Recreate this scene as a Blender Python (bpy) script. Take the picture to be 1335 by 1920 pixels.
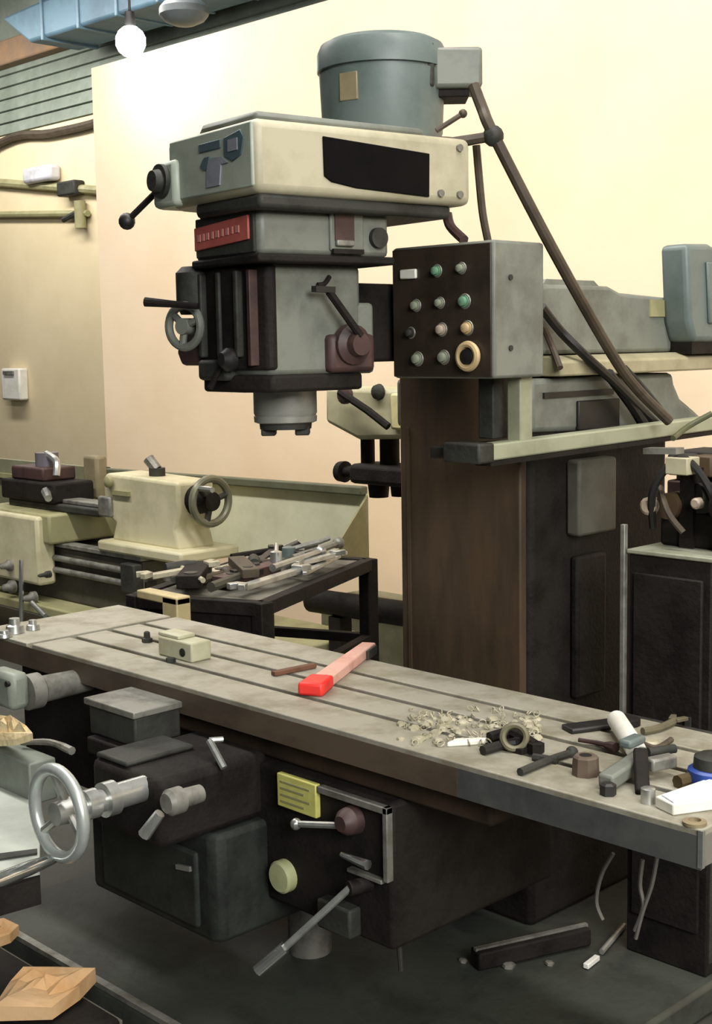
import bpy, math, random
from mathutils import Vector, Matrix
random.seed(7)
R = math.radians
for o in list(bpy.data.objects): bpy.data.objects.remove(o)
scene = bpy.context.scene
col = scene.collection

# ---------------------------------------------------------------- camera
FPX, CX, CY = 2500.0, 667.5, 960.0
PITCH, ROLL, YAW = R(7.07), R(1.0), R(44.3)
CAM = Vector((0, 0, 1.74))
fw = Vector((-math.cos(YAW)*math.cos(PITCH), math.sin(YAW)*math.cos(PITCH), -math.sin(PITCH)))
r0 = Vector((math.sin(YAW), math.cos(YAW), 0)); u0 = r0.cross(fw)
rt = r0*math.cos(ROLL) - u0*math.sin(ROLL)
up = r0*math.sin(ROLL) + u0*math.cos(ROLL)
cd = bpy.data.cameras.new('camera'); cam = bpy.data.objects.new('camera', cd); col.objects.link(cam)
cd.sensor_fit = 'VERTICAL'; cd.sensor_height = 36.0; cd.lens = 36.0*FPX/1920.0
cd.clip_start = 0.05; cd.clip_end = 200
m = Matrix((rt, up, -fw)).transposed().to_4x4(); m.translation = CAM
cam.matrix_world = m
scene.camera = cam

# ---------------------------------------------------------------- world, lights, exposure
w = bpy.data.worlds.new('world'); scene.world = w; w.use_nodes = True
bg = w.node_tree.nodes['Background']; bg.inputs[0].default_value = (1.0, 0.98, 0.95, 1); bg.inputs[1].default_value = 0.085
def area(name, loc, target, sx, sy, power, color):
    l = bpy.data.lights.new(name, 'AREA'); l.shape = 'RECTANGLE'; l.size = sx; l.size_y = sy
    l.energy = power; l.color = color
    o = bpy.data.objects.new(name, l); col.objects.link(o); o.location = loc
    o.rotation_euler = (Vector(target)-Vector(loc)).to_track_quat('-Z', 'Y').to_euler()
    return o
# daylight through the shop door on the right, and two unseen overhead strips added to brighten the walls
area('door_daylight', (4.0, -0.8, 3.8), (-2.4, 2.3, 1.3), 3.0, 2.4, 500, (1.0, 0.985, 0.95))
area('overhead_fill_light', (-3.5, 2.3, 5.3), (-3.5, 4.3, 1.0), 11.0, 0.35, 520, (1.0, 0.955, 0.90))
area('far_wall_fill_light', (-11.5, 6.2, 4.9), (-11.5, 8.0, 2.2), 6.0, 0.35, 205, (1.0, 0.955, 0.90))
scene.view_settings.view_transform = 'Standard'
scene.view_settings.look = 'None'
scene.view_settings.exposure = 0.0
scene.view_settings.gamma = 1.0
scene.view_settings.use_curve_mapping = False

# ---------------------------------------------------------------- measuring helpers: a sight line met with a known plane
def ray(px, py): return fw + rt*((px-CX)/FPX) - up*((py-CY)/FPX)
def atz(px, py, z): d = ray(px, py); return CAM + d*((z-CAM.z)/d.z)
def aty(px, py, y): d = ray(px, py); return CAM + d*((y-CAM.y)/d.y)
def atx(px, py, x): d = ray(px, py); return CAM + d*((x-CAM.x)/d.x)

# ---------------------------------------------------------------- materials
MT = {}
def mat(name, c, rough=0.6, metal=0.0, c2=None, scale=6.0, amt=0.5, bump=0.0, emit=None, estr=1.0, stretch=None, spec=0.5):
    if name in MT: return MT[name]
    M_ = bpy.data.materials.new(name); M_.use_nodes = True; nt = M_.node_tree; b = nt.nodes['Principled BSDF']
    b.inputs['Roughness'].default_value = rough; b.inputs['Metallic'].default_value = metal
    b.inputs['Specular IOR Level'].default_value = spec
    if c2 is None: c2 = tuple(x*0.72 for x in c)
    tc = nt.nodes.new('ShaderNodeTexCoord'); mp = nt.nodes.new('ShaderNodeMapping')
    nt.links.new(tc.outputs['Object'], mp.inputs[0])
    if stretch: mp.inputs['Scale'].default_value = stretch
    n = nt.nodes.new('ShaderNodeTexNoise'); n.inputs['Scale'].default_value = scale; n.inputs['Detail'].default_value = 5; n.inputs['Roughness'].default_value = .65
    nt.links.new(mp.outputs[0], n.inputs['Vector'])
    rp = nt.nodes.new('ShaderNodeValToRGB')
    rp.color_ramp.elements[0].position = .5-.5*amt*.6; rp.color_ramp.elements[0].color = (*c2, 1)
    rp.color_ramp.elements[1].position = .5+.5*amt*.3; rp.color_ramp.elements[1].color = (*c, 1)
    nt.links.new(n.outputs['Fac'], rp.inputs[0]); nt.links.new(rp.outputs[0], b.inputs['Base Color'])
    if bump:
        bp = nt.nodes.new('ShaderNodeBump'); bp.inputs['Strength'].default_value = bump; bp.inputs['Distance'].default_value = .01
        n2 = nt.nodes.new('ShaderNodeTexNoise'); n2.inputs['Scale'].default_value = scale*9; n2.inputs['Detail'].default_value = 3
        nt.links.new(mp.outputs[0], n2.inputs['Vector'])
        nt.links.new(n2.outputs['Fac'], bp.inputs['Height']); nt.links.new(bp.outputs[0], b.inputs['Normal'])
    if emit:
        b.inputs['Emission Color'].default_value = (*emit, 1); b.inputs['Emission Strength'].default_value = estr
    MT[name] = M_; return M_
def hexc(h):
    v = [int(h[i:i+2], 16)/255 for i in (0, 2, 4)]
    return tuple(x/12.92 if x <= .04045 else ((x+.055)/1.055)**2.4 for x in v)
wall_m = mat('cream_wall_paint', hexc('f2dcbd'), .85, c2=hexc('ead2b0'), scale=1.2, amt=.8, bump=.15)
farwall_m = mat('far_wall_paint', hexc('dfd0ac'), .9, c2=hexc('d2c29c'), scale=.9, amt=.8, bump=.2)
clad_m = mat('green_grey_cladding', hexc('869084'), .7, c2=hexc('6c766a'), scale=1.4)
beam_m = mat('rust_brown_beam', hexc('9a7a58'), .8, c2=hexc('7c6a5a'), scale=2)
duct_m = mat('blue_grey_sheet', hexc('44606f'), .6, c2=hexc('314856'), scale=1.6)
ceil_m = mat('ceiling_sheet', hexc('8d9a9c'), .8, c2=hexc('a79f92'), scale=.7)
floor_m = mat('oily_concrete', hexc('43453d'), .7, c2=hexc('2c2c28'), scale=2.2, bump=.3)
gg_m = mat('grey_green_enamel', hexc('757970'), .5, c2=hexc('5d6058'), scale=7)
ggl_m = mat('pale_grey_cream_enamel', hexc('b6b097'), .5, c2=hexc('9e9980'), scale=5)
teal_m = mat('blue_grey_enamel', hexc('66726f'), .45, c2=hexc('53605e'), scale=5)
dk_m = mat('dark_grey_casting', hexc('393a35'), .6, c2=hexc('262522'), scale=8, bump=.15, spec=.3)
dk2_m = mat('greasy_black_with_shade', hexc('231f1c'), .7, c2=hexc('15120f'), scale=9, bump=.2, spec=.2)  # greasy black; under-table and column-side shade is put into this colour
brown_m = mat('brown_oily_way', hexc('4f3f2c'), .6, c2=hexc('33291d'), scale=5, bump=.1, stretch=(1, 1, .25))
tfront_m = mat('dark_oily_table_edge', hexc('5f5142'), .5, c2=hexc('433b32'), scale=6, stretch=(.4, 1, 1))
ttop_m = mat('worn_table_steel', hexc('a5a192'), .55, metal=.15, c2=hexc('87826f'), scale=9, bump=.08)
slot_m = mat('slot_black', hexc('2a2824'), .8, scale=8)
steel_m = mat('bright_steel', hexc('c2c4c0'), .32, metal=.75, c2=hexc('9fa19c'), scale=12)
chrome_m = mat('polished_chrome', hexc('dfe2e0'), .16, metal=.95, c2=hexc('c4c8c6'), scale=4)
gsteel_m = mat('dull_grey_steel', hexc('8d8c84'), .5, metal=.4, c2=hexc('66645c'), scale=14)
black_m = mat('black_plastic', hexc('1f1d1b'), .5, c2=hexc('141312'), scale=10)
red_m = mat('red_nameplate', hexc('bc5f56'), .5, c2=hexc('a54f48'), scale=8)
redv_m = mat('vivid_red', hexc('ee3a33'), .45, c2=hexc('d82a26'), scale=10)
pink_m = mat('pale_pink_card', hexc('dfaf9f'), .6, c2=hexc('cf9484'), scale=9)
cream_m = mat('cream_lathe_enamel', hexc('cfc9a8'), .45, c2=hexc('b8b290'), scale=4)
creamd_m = mat('dull_olive_enamel', hexc('9c9972'), .55, c2=hexc('84815c'), scale=4)
creamp_m = mat('cream_panel_enamel', hexc('d2d2b8'), .5, c2=hexc('c0c0a4'), scale=3)
yel_m = mat('yellow_plate', hexc('d2cf78'), .5, c2=hexc('b9b560'), scale=10)
dial_m = mat('pale_green_dial', hexc('b4b98c'), .5, c2=hexc('a2a67a'), scale=10)
panel_m = mat('dark_brown_panel', hexc('362d24'), .45, c2=hexc('271f19'), scale=7)
white_m = mat('white_plastic', hexc('ecebe2'), .45, c2=hexc('dedccf'), scale=9)
blue_m = mat('navy_blue_plastic', hexc('2b4a9a'), .4, c2=hexc('22397c'), scale=9)
hose_m = mat('brown_rubber_hose', hexc('4a4032'), .6, c2=hexc('392f25'), scale=14)
maroon_m = mat('maroon_casting', hexc('4a3431'), .55, c2=hexc('342624'), scale=9)
paper_m = mat('tan_cardboard', hexc('d9b487'), .85, c2=hexc('b98e5c'), scale=3, bump=.2)
paperl_m = mat('cream_rag_cloth', hexc('ead9ae'), .9, c2=hexc('d2b884'), scale=7, bump=.3)
chip_m = mat('pale_swarf', hexc('b3ad95'), .6, metal=.1, c2=hexc('8f8a72'), scale=20)
green_m = mat('green_button', hexc('6f9a7d'), .4, scale=12)
amber_m = mat('amber_button', hexc('c9b083'), .4, scale=12)
pinkb_m = mat('dusty_button', hexc('b7a795'), .4, scale=12)
greyb_m = mat('grey_green_button', hexc('8c9480'), .4, scale=12)
bulb_m = mat('lit_bulb', (1, 1, 1), .4, emit=(0.92, .97, 1.0), estr=60)
mark_m = mat('blue_grey_emblem_paint', hexc('4b6068'), .5, c2=hexc('3e5056'), scale=12)
markl_m = mat('violet_grey_emblem_paint', hexc('8c8f98'), .5, scale=12)

# ---------------------------------------------------------------- mesh helpers
WL = {}
class MB:
    def __init__(s): s.v = []; s.f = []
    def add(s, vs, fs):
        b = len(s.v); s.v += [Vector(p) for p in vs]; s.f += [tuple(i+b for i in f) for f in fs]; return s
    def box(s, x0, x1, y0, y1, z0, z1):
        return s.add([(x0,y0,z0),(x1,y0,z0),(x1,y1,z0),(x0,y1,z0),(x0,y0,z1),(x1,y0,z1),(x1,y1,z1),(x0,y1,z1)],
                     [(0,3,2,1),(4,5,6,7),(0,1,5,4),(1,2,6,5),(2,3,7,6),(3,0,4,7)])
    def frame_box(s, c, ax, ay, az, hx, hy, hz):
        c = Vector(c); ax = Vector(ax).normalized()*hx; ay = Vector(ay).normalized()*hy; az = Vector(az).normalized()*hz
        vs = [c+ax*i+ay*j+az*k for k in (-1, 1) for (i, j) in ((-1,-1),(1,-1),(1,1),(-1,1))]
        return s.add(vs, [(0,3,2,1),(4,5,6,7),(0,1,5,4),(1,2,6,5),(2,3,7,6),(3,0,4,7)])
    def bar(s, a, b, wd, th, upv=(0,0,1)):
        a = Vector(a); b = Vector(b); d = (b-a); L = d.length; d = d.normalized()
        sd = d.cross(Vector(upv))
        if sd.length < 1e-4: sd = d.cross(Vector((1,0,0)))
        sd.normalize(); n = sd.cross(d)
        return s.frame_box((a+b)/2, d, sd, n, L/2, wd/2, th/2)
    def rev(s, o, d, prof, n=24, a0=0.0):
        o = Vector(o); d = Vector(d).normalized(); t = d.orthogonal().normalized(); q = d.cross(t)
        vs = []; fs = []
        for (h, r) in prof:
            for k in range(n):
                a = a0+2*math.pi*k/n; vs.append(o+d*h+(t*math.cos(a)+q*math.sin(a))*max(r, 1e-5))
        for i in range(len(prof)-1):
            for k in range(n):
                k2 = (k+1) % n; fs.append((i*n+k, i*n+k2, (i+1)*n+k2, (i+1)*n+k))
        fs.append(tuple(range(n-1, -1, -1))); fs.append(tuple((len(prof)-1)*n+k for k in range(n)))
        return s.add(vs, fs)
    def cyl(s, a, b, r, r2=None, n=20):
        a = Vector(a); b = Vector(b); return s.rev(a, b-a, [(0, r), ((b-a).length, r if r2 is None else r2)], n)
    def ball(s, c, r, n=14, sz=1.0):
        k = 7; prof = [(-r*sz*math.cos(math.pi*i/k), r*math.sin(math.pi*i/k)) for i in range(k+1)]
        return s.rev(c, (0,0,1), prof, n)
    def torus(s, c, nrm, Rr, r, n=32, mm=10, sq=1.0):
        c = Vector(c); d = Vector(nrm).normalized(); t = d.orthogonal().normalized(); q = d.cross(t); vs = []; fs = []
        for i in range(n):
            a = 2*math.pi*i/n; e = t*math.cos(a)+q*math.sin(a)
            for j in range(mm):
                b = 2*math.pi*j/mm; vs.append(c+e*(Rr+r*math.cos(b))+d*(r*sq*math.sin(b)))
        for i in range(n):
            for j in range(mm):
                i2 = (i+1) % n; j2 = (j+1) % mm; fs.append((i*mm+j, i2*mm+j, i2*mm+j2, i*mm+j2))
        return s.add(vs, fs)
    def tube(s, pts, r, n=8, smooth=0):
        P = [Vector(p) for p in pts]
        if smooth:
            Q = []
            for i in range(len(P)-1):
                p0 = P[max(i-1, 0)]; p1 = P[i]; p2 = P[i+1]; p3 = P[min(i+2, len(P)-1)]
                for k in range(smooth):
                    t = k/smooth
                    Q.append(.5*((2*p1)+(p2-p0)*t+(2*p0-5*p1+4*p2-p3)*t*t+(3*p1-p0-3*p2+p3)*t**3))
            Q.append(P[-1]); P = Q
        vs = []; fs = []; prev = None
        for i, p in enumerate(P):
            d = (P[min(i+1, len(P)-1)]-P[max(i-1, 0)]).normalized()
            if prev is None: t = d.orthogonal().normalized()
            else: t = (prev-d*prev.dot(d)).normalized()
            prev = t; q = d.cross(t)
            rr = r[i*len(r)//len(P)] if isinstance(r, (list, tuple)) else r
            for k in range(n):
                a = 2*math.pi*k/n; vs.append(p+(t*math.cos(a)+q*math.sin(a))*rr)
        for i in range(len(P)-1):
            for k in range(n):
                k2 = (k+1) % n; fs.append((i*n+k, i*n+k2, (i+1)*n+k2, (i+1)*n+k))
        fs.append(tuple(range(n-1, -1, -1))); fs.append(tuple((len(P)-1)*n+k for k in range(n)))
        return s.add(vs, fs)
    def prism(s, base, vec):
        base = [Vector(p) for p in base]; vec = Vector(vec); n = len(base)
        vs = base+[p+vec for p in base]
        fs = [tuple(range(n-1, -1, -1)), tuple(range(n, 2*n))]+[(i, (i+1) % n, n+(i+1) % n, n+i) for i in range(n)]
        return s.add(vs, fs)
    def plan(s, poly, z0, z1): return s.prism([(x, y, z0) for x, y in poly], (0, 0, z1-z0))
    def hmap(s, fn): s.v = [fn(p) for p in s.v]; return s
    def build(s, name, material, parent=None, bevel=0.0, smooth=True, seg=2):
        c = Vector((0,0,0))
        lo = Vector([min(p[i] for p in s.v) for i in range(3)]); hi = Vector([max(p[i] for p in s.v) for i in range(3)])
        c = Vector(((lo.x+hi.x)/2, (lo.y+hi.y)/2, lo.z))
        me = bpy.data.meshes.new(name); me.from_pydata([tuple(p-c) for p in s.v], [], s.f)
        import bmesh
        bm = bmesh.new(); bm.from_mesh(me); bmesh.ops.recalc_face_normals(bm, faces=bm.faces[:]); bm.to_mesh(me); bm.free()
        me.materials.append(material)
        if smooth:
            for p in me.polygons: p.use_smooth = True
            me.set_sharp_from_angle(angle=R(32))
        o = bpy.data.objects.new(name, me); col.objects.link(o)
        if parent is not None:
            o.parent = parent; o.location = c-WL[parent.name]
        else: o.location = c
        WL[o.name] = c
        if bevel:
            b = o.modifiers.new('edge_bevel', 'BEVEL'); b.width = bevel; b.segments = seg; b.limit_method = 'ANGLE'; b.angle_limit = R(40); b.harden_normals = False
        return o
def thing(name, label, cat, loc, group=None):
    o = bpy.data.objects.new(name, None); col.objects.link(o); o.location = loc; o.empty_display_size = .1
    o['label'] = label; o['category'] = cat
    if group: o['group'] = group
    WL[o.name] = Vector(loc); return o
def tag(o, label, cat, group=None):
    o['label'] = label; o['category'] = cat
    if group: o['group'] = group
    return o
def struct(o): o['kind'] = 'structure'; return o

# ================================================================ SETTING
struct(MB().box(-22, 7, -5, 13, -.2, 0).build('floor', floor_m, smooth=False))
WY = 5.2
wl = aty(180, 350, WY).x
struct(MB().box(wl, 6.5, WY, WY+.16, 0, 3.615).build('wall_back', wall_m, smooth=False))
FY = 8.0
struct(MB().box(-21, -4, FY, FY+.2, 0, 4.16).build('wall_far', farwall_m, smooth=False))
up_w = struct(MB().box(-21, -4, FY+.03, FY+.2, 4.16, 7.0).build('wall_far_upper', clad_m, smooth=False))
z = 4.17; k = 0
while z < 4.95:                                         # lapped cladding boards above the far wall
    pts = [(-21, FY+.03, z), (-21, FY-.012, z+.005), (-21, FY+.022, z+.125), (-21, FY+.03, z+.125)]
    MB().prism(pts, (17, 0, 0)).build('cladding_board', clad_m, up_w, smooth=False); z += .128
struct(MB().box(-22, 7, -5, 13, 7.0, 7.2).build('ceiling', ceil_m, smooth=False))
struct(MB().box(-21, -4, FY-.14, FY+.02, 4.88, 5.14).build('trim_1', beam_m, bevel=.02))
a = aty(0, 268, FY-.06); b = aty(95, 250, FY-.06); c = aty(185, 228, FY-.06)
t = MB().tube([a+Vector((-2.2, 0, -.5)), a, b, c, c+Vector((.6, 0, .1))], .045, smooth=5).build('drooping_cable', hose_m)
tag(t, 'thick brown cable drooping across the far cream wall', 'cable')
a = aty(-60, 338, FY-.05); b = aty(200, 358, FY-.05)
pr_ = thing('wall_conduit', 'grey conduit with a dark junction box on the far wall', 'conduit', (a+b)/2)
MB().tube([a, b], .045).build('pipe', creamd_m, pr_)
j = aty(128, 354, FY-.08); MB().box(j.x-.14, j.x+.2, FY-.14, FY, j.z-.075, j.z+.075).build('junction_box', dk_m, pr_, bevel=.02)
a = aty(-60, 403, FY-.05); b = aty(165, 400, FY-.05)
pr_ = thing('water_pipe', 'thin olive pipe with a tap on the far wall', 'pipe', (a+b)/2)
MB().tube([a, b], .035).build('pipe', creamd_m, pr_)
j = aty(150, 395, FY-.08); MB().cyl(j+Vector((0, 0, .1)), j+Vector((0, 0, -.18)), .06).build('tap_body', creamd_m, pr_)
MB().tube([j, j+Vector((-.25, -.05, -.08))], .03).build('tap_lever', dk_m, pr_)
j = aty(75, 327, FY-.1)
tag(MB().box(j.x-.28, j.x+.28, FY-.16, FY-.005, j.z-.085, j.z+.085).build('wall_lamp_box', mat('pale_lilac_plastic', hexc('cbcbd0'), .5), bevel=.04), 'pale lilac box fixed above the grey conduit', 'box')
j = aty(22, 722, FY-.1)
bx_ = thing('socket_box', 'white socket box low on the far wall at the left edge', 'socket', (j.x, FY, j.z-.15))
MB().box(j.x-.2, j.x+.2, FY-.12, FY, j.z-.17, j.z+.19).build('box_body', white_m, bx_, bevel=.02)
MB().box(j.x-.12, j.x+.1, FY-.14, FY-.11, j.z+.12, j.z+.16).build('lid_catch', gsteel_m, bx_)
# roof clutter beyond the partition
d0 = aty(35, 40, 7.4); d1 = aty(330, 40, 7.4)
zt = aty(120, 4, 7.4).z; zb = aty(120, 74, 7.4).z; zl = aty(35, 40, 7.4).z
du = thing('roof_duct', 'dark blue-grey sheet metal duct under the roof beside the lit bulb', 'duct', ((d0.x+d1.x)/2, 7.4, zb))
MB().prism([(d0.x, 7.2, zl), (d0.x+.5, 7.2, zb), (d1.x+2.5, 7.2, zb-.05), (d1.x+2.5, 7.2, zt+.05), (d0.x+.62, 7.2, zt)], (0, .6, 0)).build('duct_body', duct_m, du, bevel=.03)
for q in range(5):
    xx = d0.x+.75+q*.62; MB().box(xx, xx+.04, 7.18, 7.82, zb-.03, zt+.03).build('flange', mat('pale_flange', hexc('4e6674'), .5), du, bevel=.01)
j = aty(345, 22, 6.6)
tag(MB().ball(j, .2, sz=.55).build('roof_ventilator', mat('pale_grey_sheet', hexc('6a7274'), .5), bevel=0), 'grey round ventilator head right of the blue duct', 'ventilator')
# roof purlins
for i, yy in enumerate((6.0, 7.0)):
    struct(MB().box(-21, -4, yy, yy+.12, 6.4, 6.65).build('trim_%d' % (i+2), beam_m, bevel=.01))
# lit bulb
lj = aty(245, 78, WY-.22)
lp = thing('pendant_lamp', 'glaring white bulb hanging at the top edge of the cream wall', 'lamp', lj)
MB().ball(lj, .095).build('bulb', bulb_m, lp)
MB().rev(lj+Vector((0, 0, .085)), (0, 0, 1), [(0, .03), (.02, .034), (.09, .03), (.1, .012)], 16).build('lamp_holder', black_m, lp)
MB().tube([lj+Vector((0, 0, .18)), (lj.x, lj.y, 7.0)], .008, 6).build('flex', black_m, lp)
pl = bpy.data.lights.new('bulb_light', 'POINT'); pl.energy = 260; pl.color = (.95, .98, 1.0); pl.shadow_soft_size = .095
po = bpy.data.objects.new('bulb_light', pl); col.objects.link(po); po.location = (lj.x, lj.y, lj.z)

# ================================================================ MILLING MACHINE
mill = thing('milling_machine', 'large grey-green vertical milling machine with long slotted table', 'milling machine', (-2.5, 2.7, 0))
# ---- base
BX0, BX1, BY0, BY1 = -3.55, -1.715, 1.815, 3.75
base = MB().plan([(BX0, BY0), (BX1-.15, BY0), (BX1-.04, BY0+.05), (BX1, BY0+.16), (BX1, BY1), (-3.3, BY1), (-3.3, 2.45), (BX0, 2.35)], 0, .085).build('base', mat('oily_base_casting', hexc('3c4038'), .6, c2=hexc('262724'), scale=4, bump=.2), mill, bevel=.012)
MB().bar((BX0, BY0+.012, .092), (BX1-.16, BY0+.012, .092), .022, .014).build('base_edge_strip', gsteel_m, base)
# ---- column
CX0, CX1, CY0, CY1 = -2.735, -2.265, 2.88, 3.56
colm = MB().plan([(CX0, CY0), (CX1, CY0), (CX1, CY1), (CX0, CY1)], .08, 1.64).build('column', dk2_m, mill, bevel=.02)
MB().box(CX0+.005, CX1-.012, CY0-.03, CY0, .6, 1.66).build('way_cover', brown_m, colm, bevel=.006)
for sx in (CX0+.04,): MB().box(sx-.006, sx+.006, CY0-.034, CY0-.029, .6, 1.5).build('way_rib', brown_m, colm)
# side fittings on the column
p = atx(1060, 862, CX1); q = atx(1130, 992, CX1)
MB().box(CX1, CX1+.05, p.y, q.y, q.z, p.z).build('terminal_box', mat('dim_olive_box', hexc('55534a'), .6, spec=.3), colm, bevel=.01)
MB().box(CX1, CX1+.03, p.y+.02, q.y-.02, .72, q.z-.06).build('side_door', dk2_m, colm, bevel=.01)
# column neck below the ram
pts = [(2.86, 1.50), (3.78, 1.47), (3.68, 1.525), (3.60, 1.565), (3.565, 1.61), (3.555, 1.645), (2.86, 1.645)]
MB().prism([(CX0-.02, y, zz) for y, zz in pts], (CX1-CX0+.04, 0, 0)).build('turret_neck', gg_m, mill, bevel=.015)
p = atx(1083, 752, -2.24); q = atx(1160, 800, -2.24)
MB().box(-2.25, -2.235, p.y, q.y, q.z, p.z).build('neck_recess', black_m, mill, bevel=.004)
p = atx(1020, 742, -2.24); q = atx(1150, 750, -2.24)
MB().box(-2.25, -2.238, p.y, q.y, p.z-.008, p.z+.008).build('neck_groove', black_m, mill)
# ledge and ram
MB().prism([(-2.19, 0, 1.650), (-2.19, 0, 1.692), (-2.24, 0, 1.706), (-2.74, 0, 1.706), (-2.79, 0, 1.69), (-2.79, 0, 1.650)], (0, 0, 0.0001)) if False else None
MB().prism([(-2.20, 2.93, 1.650), (-2.20, 2.93, 1.690), (-2.24, 2.93, 1.706), (-2.76, 2.93, 1.706), (-2.80, 2.93, 1.690), (-2.80, 2.93, 1.650)], (0, 1.35, 0)).build('ram_slide', mat('worn_olive_slide', hexc('a49d80'), .5, c2=hexc('8b8568'), scale=6), mill, bevel=.006)
rp_ = [(2.86, 1.71), (4.3, 1.705), (4.3, 1.84), (3.62, 1.868), (3.30, 1.882), (3.24, 1.90), (2.95, 1.90), (2.90, 1.89), (2.86, 1.89)]
MB().box(-2.70, -2.435, 2.28, 2.88, 1.70, 1.90).build('ram_neck', dk2_m, mill, bevel=.01)
ram = MB().prism([(-2.72, y, zz) for y, zz in rp_], (.46, 0, 0)).build('ram', gg_m, mill, bevel=.012)
MB().prism([(-2.74, 2.95, 1.897), (-2.74, 3.22, 1.897), (-2.74, 3.19, 1.915), (-2.74, 2.97, 1.915)], (.46, 0, 0)).build('ram_cap', gg_m, ram)
p = atx(1235, 575, -2.26)
MB().box(-2.262, -2.255, p.y-.05, p.y+.05, p.z-.03, p.z+.02).build('oil_plate', creamd_m, ram)
# rear hood on the ram
hp = [(3.50, 2.025), (3.52, 1.80), (3.55, 1.735), (4.15, 1.735), (4.2, 1.77), (4.2, 2.0), (3.72, 2.003), (3.63, 2.03)]
hood = MB().prism([(-2.265, y, zz) for y, zz in hp], (.095, 0, 0)).build('rear_hood', teal_m, mill, bevel=.018, seg=3)
MB().prism([(-2.172, 3.60, 1.975), (-2.172, 3.62, 1.79), (-2.172, 4.1, 1.79), (-2.172, 4.1, 1.97)], (.012, 0, 0)).build('hood_panel', teal_m, hood, bevel=.01)
MB().box(-2.26, -2.185, 3.56, 4.1, 1.70, 1.738).build('hood_foot', dk2_m, hood)
# ---- knee, saddle, gearbox
knee = MB().plan([(-2.93, 1.86), (-2.42, 1.86), (-2.40, 1.88), (-2.40, 2.86), (-2.93, 2.86)], .33, .60).build('knee', mat('knee_shaded_grey_green', hexc('2c302b'), .65, c2=hexc('1e201d'), scale=7, bump=.15, spec=.25), mill, bevel=.02)  # grey-green darkened to hold the shade under the table
MB().box(-2.86, -2.46, 1.845, 1.862, .36, .55).build('knee_cover', MT['knee_shaded_grey_green'], knee, bevel=.012)
MB().bar((-2.53, 1.842, .50), (-2.475, 1.842, .508), .012, .008, (0, 1, 0)).build('sight_strip', steel_m, knee)
MB().cyl((-2.62, 2.35, .08), (-2.62, 2.35, .34), .06).build('elevating_screw', gsteel_m, knee)
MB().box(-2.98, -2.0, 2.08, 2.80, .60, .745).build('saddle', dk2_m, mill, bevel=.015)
MB().box(-3.0, -1.72, 2.055, 2.52, .742, .812).build('saddle_way', mat('shaded_brown_way', hexc('43362a'), .65, c2=hexc('2b231c'), scale=5, spec=.2), mill, bevel=.01)  # brown with the under-table shade mixed into its colour
GX1 = aty(728, 1512, 2.01).x
MB().box(-3.62, -2.96, 2.07, 2.50, .46, .806).build('dark_underframe', dk2_m, mill, bevel=.015)  # dark box added to keep the space below the table's left end dark
gb = MB().box(-2.62, GX1, 2.02, 2.6, .40, .742).build('feed_gearbox', dk2_m, mill, bevel=.012)
for (x0, x1, z0, z1) in ((-2.20, GX1, .720, .736), (GX1-.014, GX1, .565, .736), (GX1-.13, GX1-.02, .556, .566)):
    MB().box(x0, x1, 2.004, 2.024, z0, z1).build('cover_edge', gsteel_m, gb, bevel=.002)
p = aty(519, 1448, 2.005); q = aty(592, 1472, 2.005); zb_ = aty(521, 1510, 2.005).z
pl_ = MB().box(p.x, q.x, 2.004, 2.02, zb_, p.z).build('instruction_plate', yel_m, gb, bevel=.003)
pl_['label'] = 'yellow instruction plate'
for i in range(4): MB().box(p.x+.015, q.x-.02-.02*(i % 2), 2.002, 2.0045, p.z-.02-i*.016, p.z-.016-i*.016).build('text_line', creamd_m, gb)
p = aty(525, 1645, 2.0)
MB().rev((p.x, 2.02, p.z), (0, -1, 0), [(0, .04), (.02, .04), (.026, .034), (.028, .0)], 24).build('feed_dial', dial_m, gb)
a = aty(555, 1545, 1.97); b = aty(635, 1548, 1.99)
lv = MB().tube([a, b], .008).ball(a, .014, 10).build('feed_lever', steel_m, gb)
MB().rev((b.x+.02, 2.02, b.z+.012), (0, -1, 0), [(0, .035), (.03, .03), (.045, .018)], 18).build('lever_hub', maroon_m, gb)
a = aty(640, 1602, 1.98); b = aty(690, 1622, 1.98)
MB().tube([a, b], [.006, .011, .012, .008]).build('chrome_lever', chrome_m, gb)
a = aty(656, 1665, 1.97); b = aty(535, 1776, 1.88); c = aty(483, 1820, 1.84)
cr = MB().tube([a, b], .0085, 10).build('elevating_crank', steel_m, mill)
MB().tube([b, c], .0145, 12).build('crank_grip', chrome_m, cr)
MB().cyl(a+Vector((.015, .05, .0)), a+Vector((-.0, -.005, 0)), .017).build('crank_hub', dk2_m, cr)
p = aty(630, 1715, 2.0)
MB().box(p.x-.05, p.x+.06, 1.985, 2.03, p.z-.04, p.z+.03).build('clamp_block', dk_m, mill, bevel=.006)
MB().tube([aty(738, 1640, 2.1), aty(752, 1820, 2.1)], .006).build('oil_line', dk_m, mill)
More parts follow.
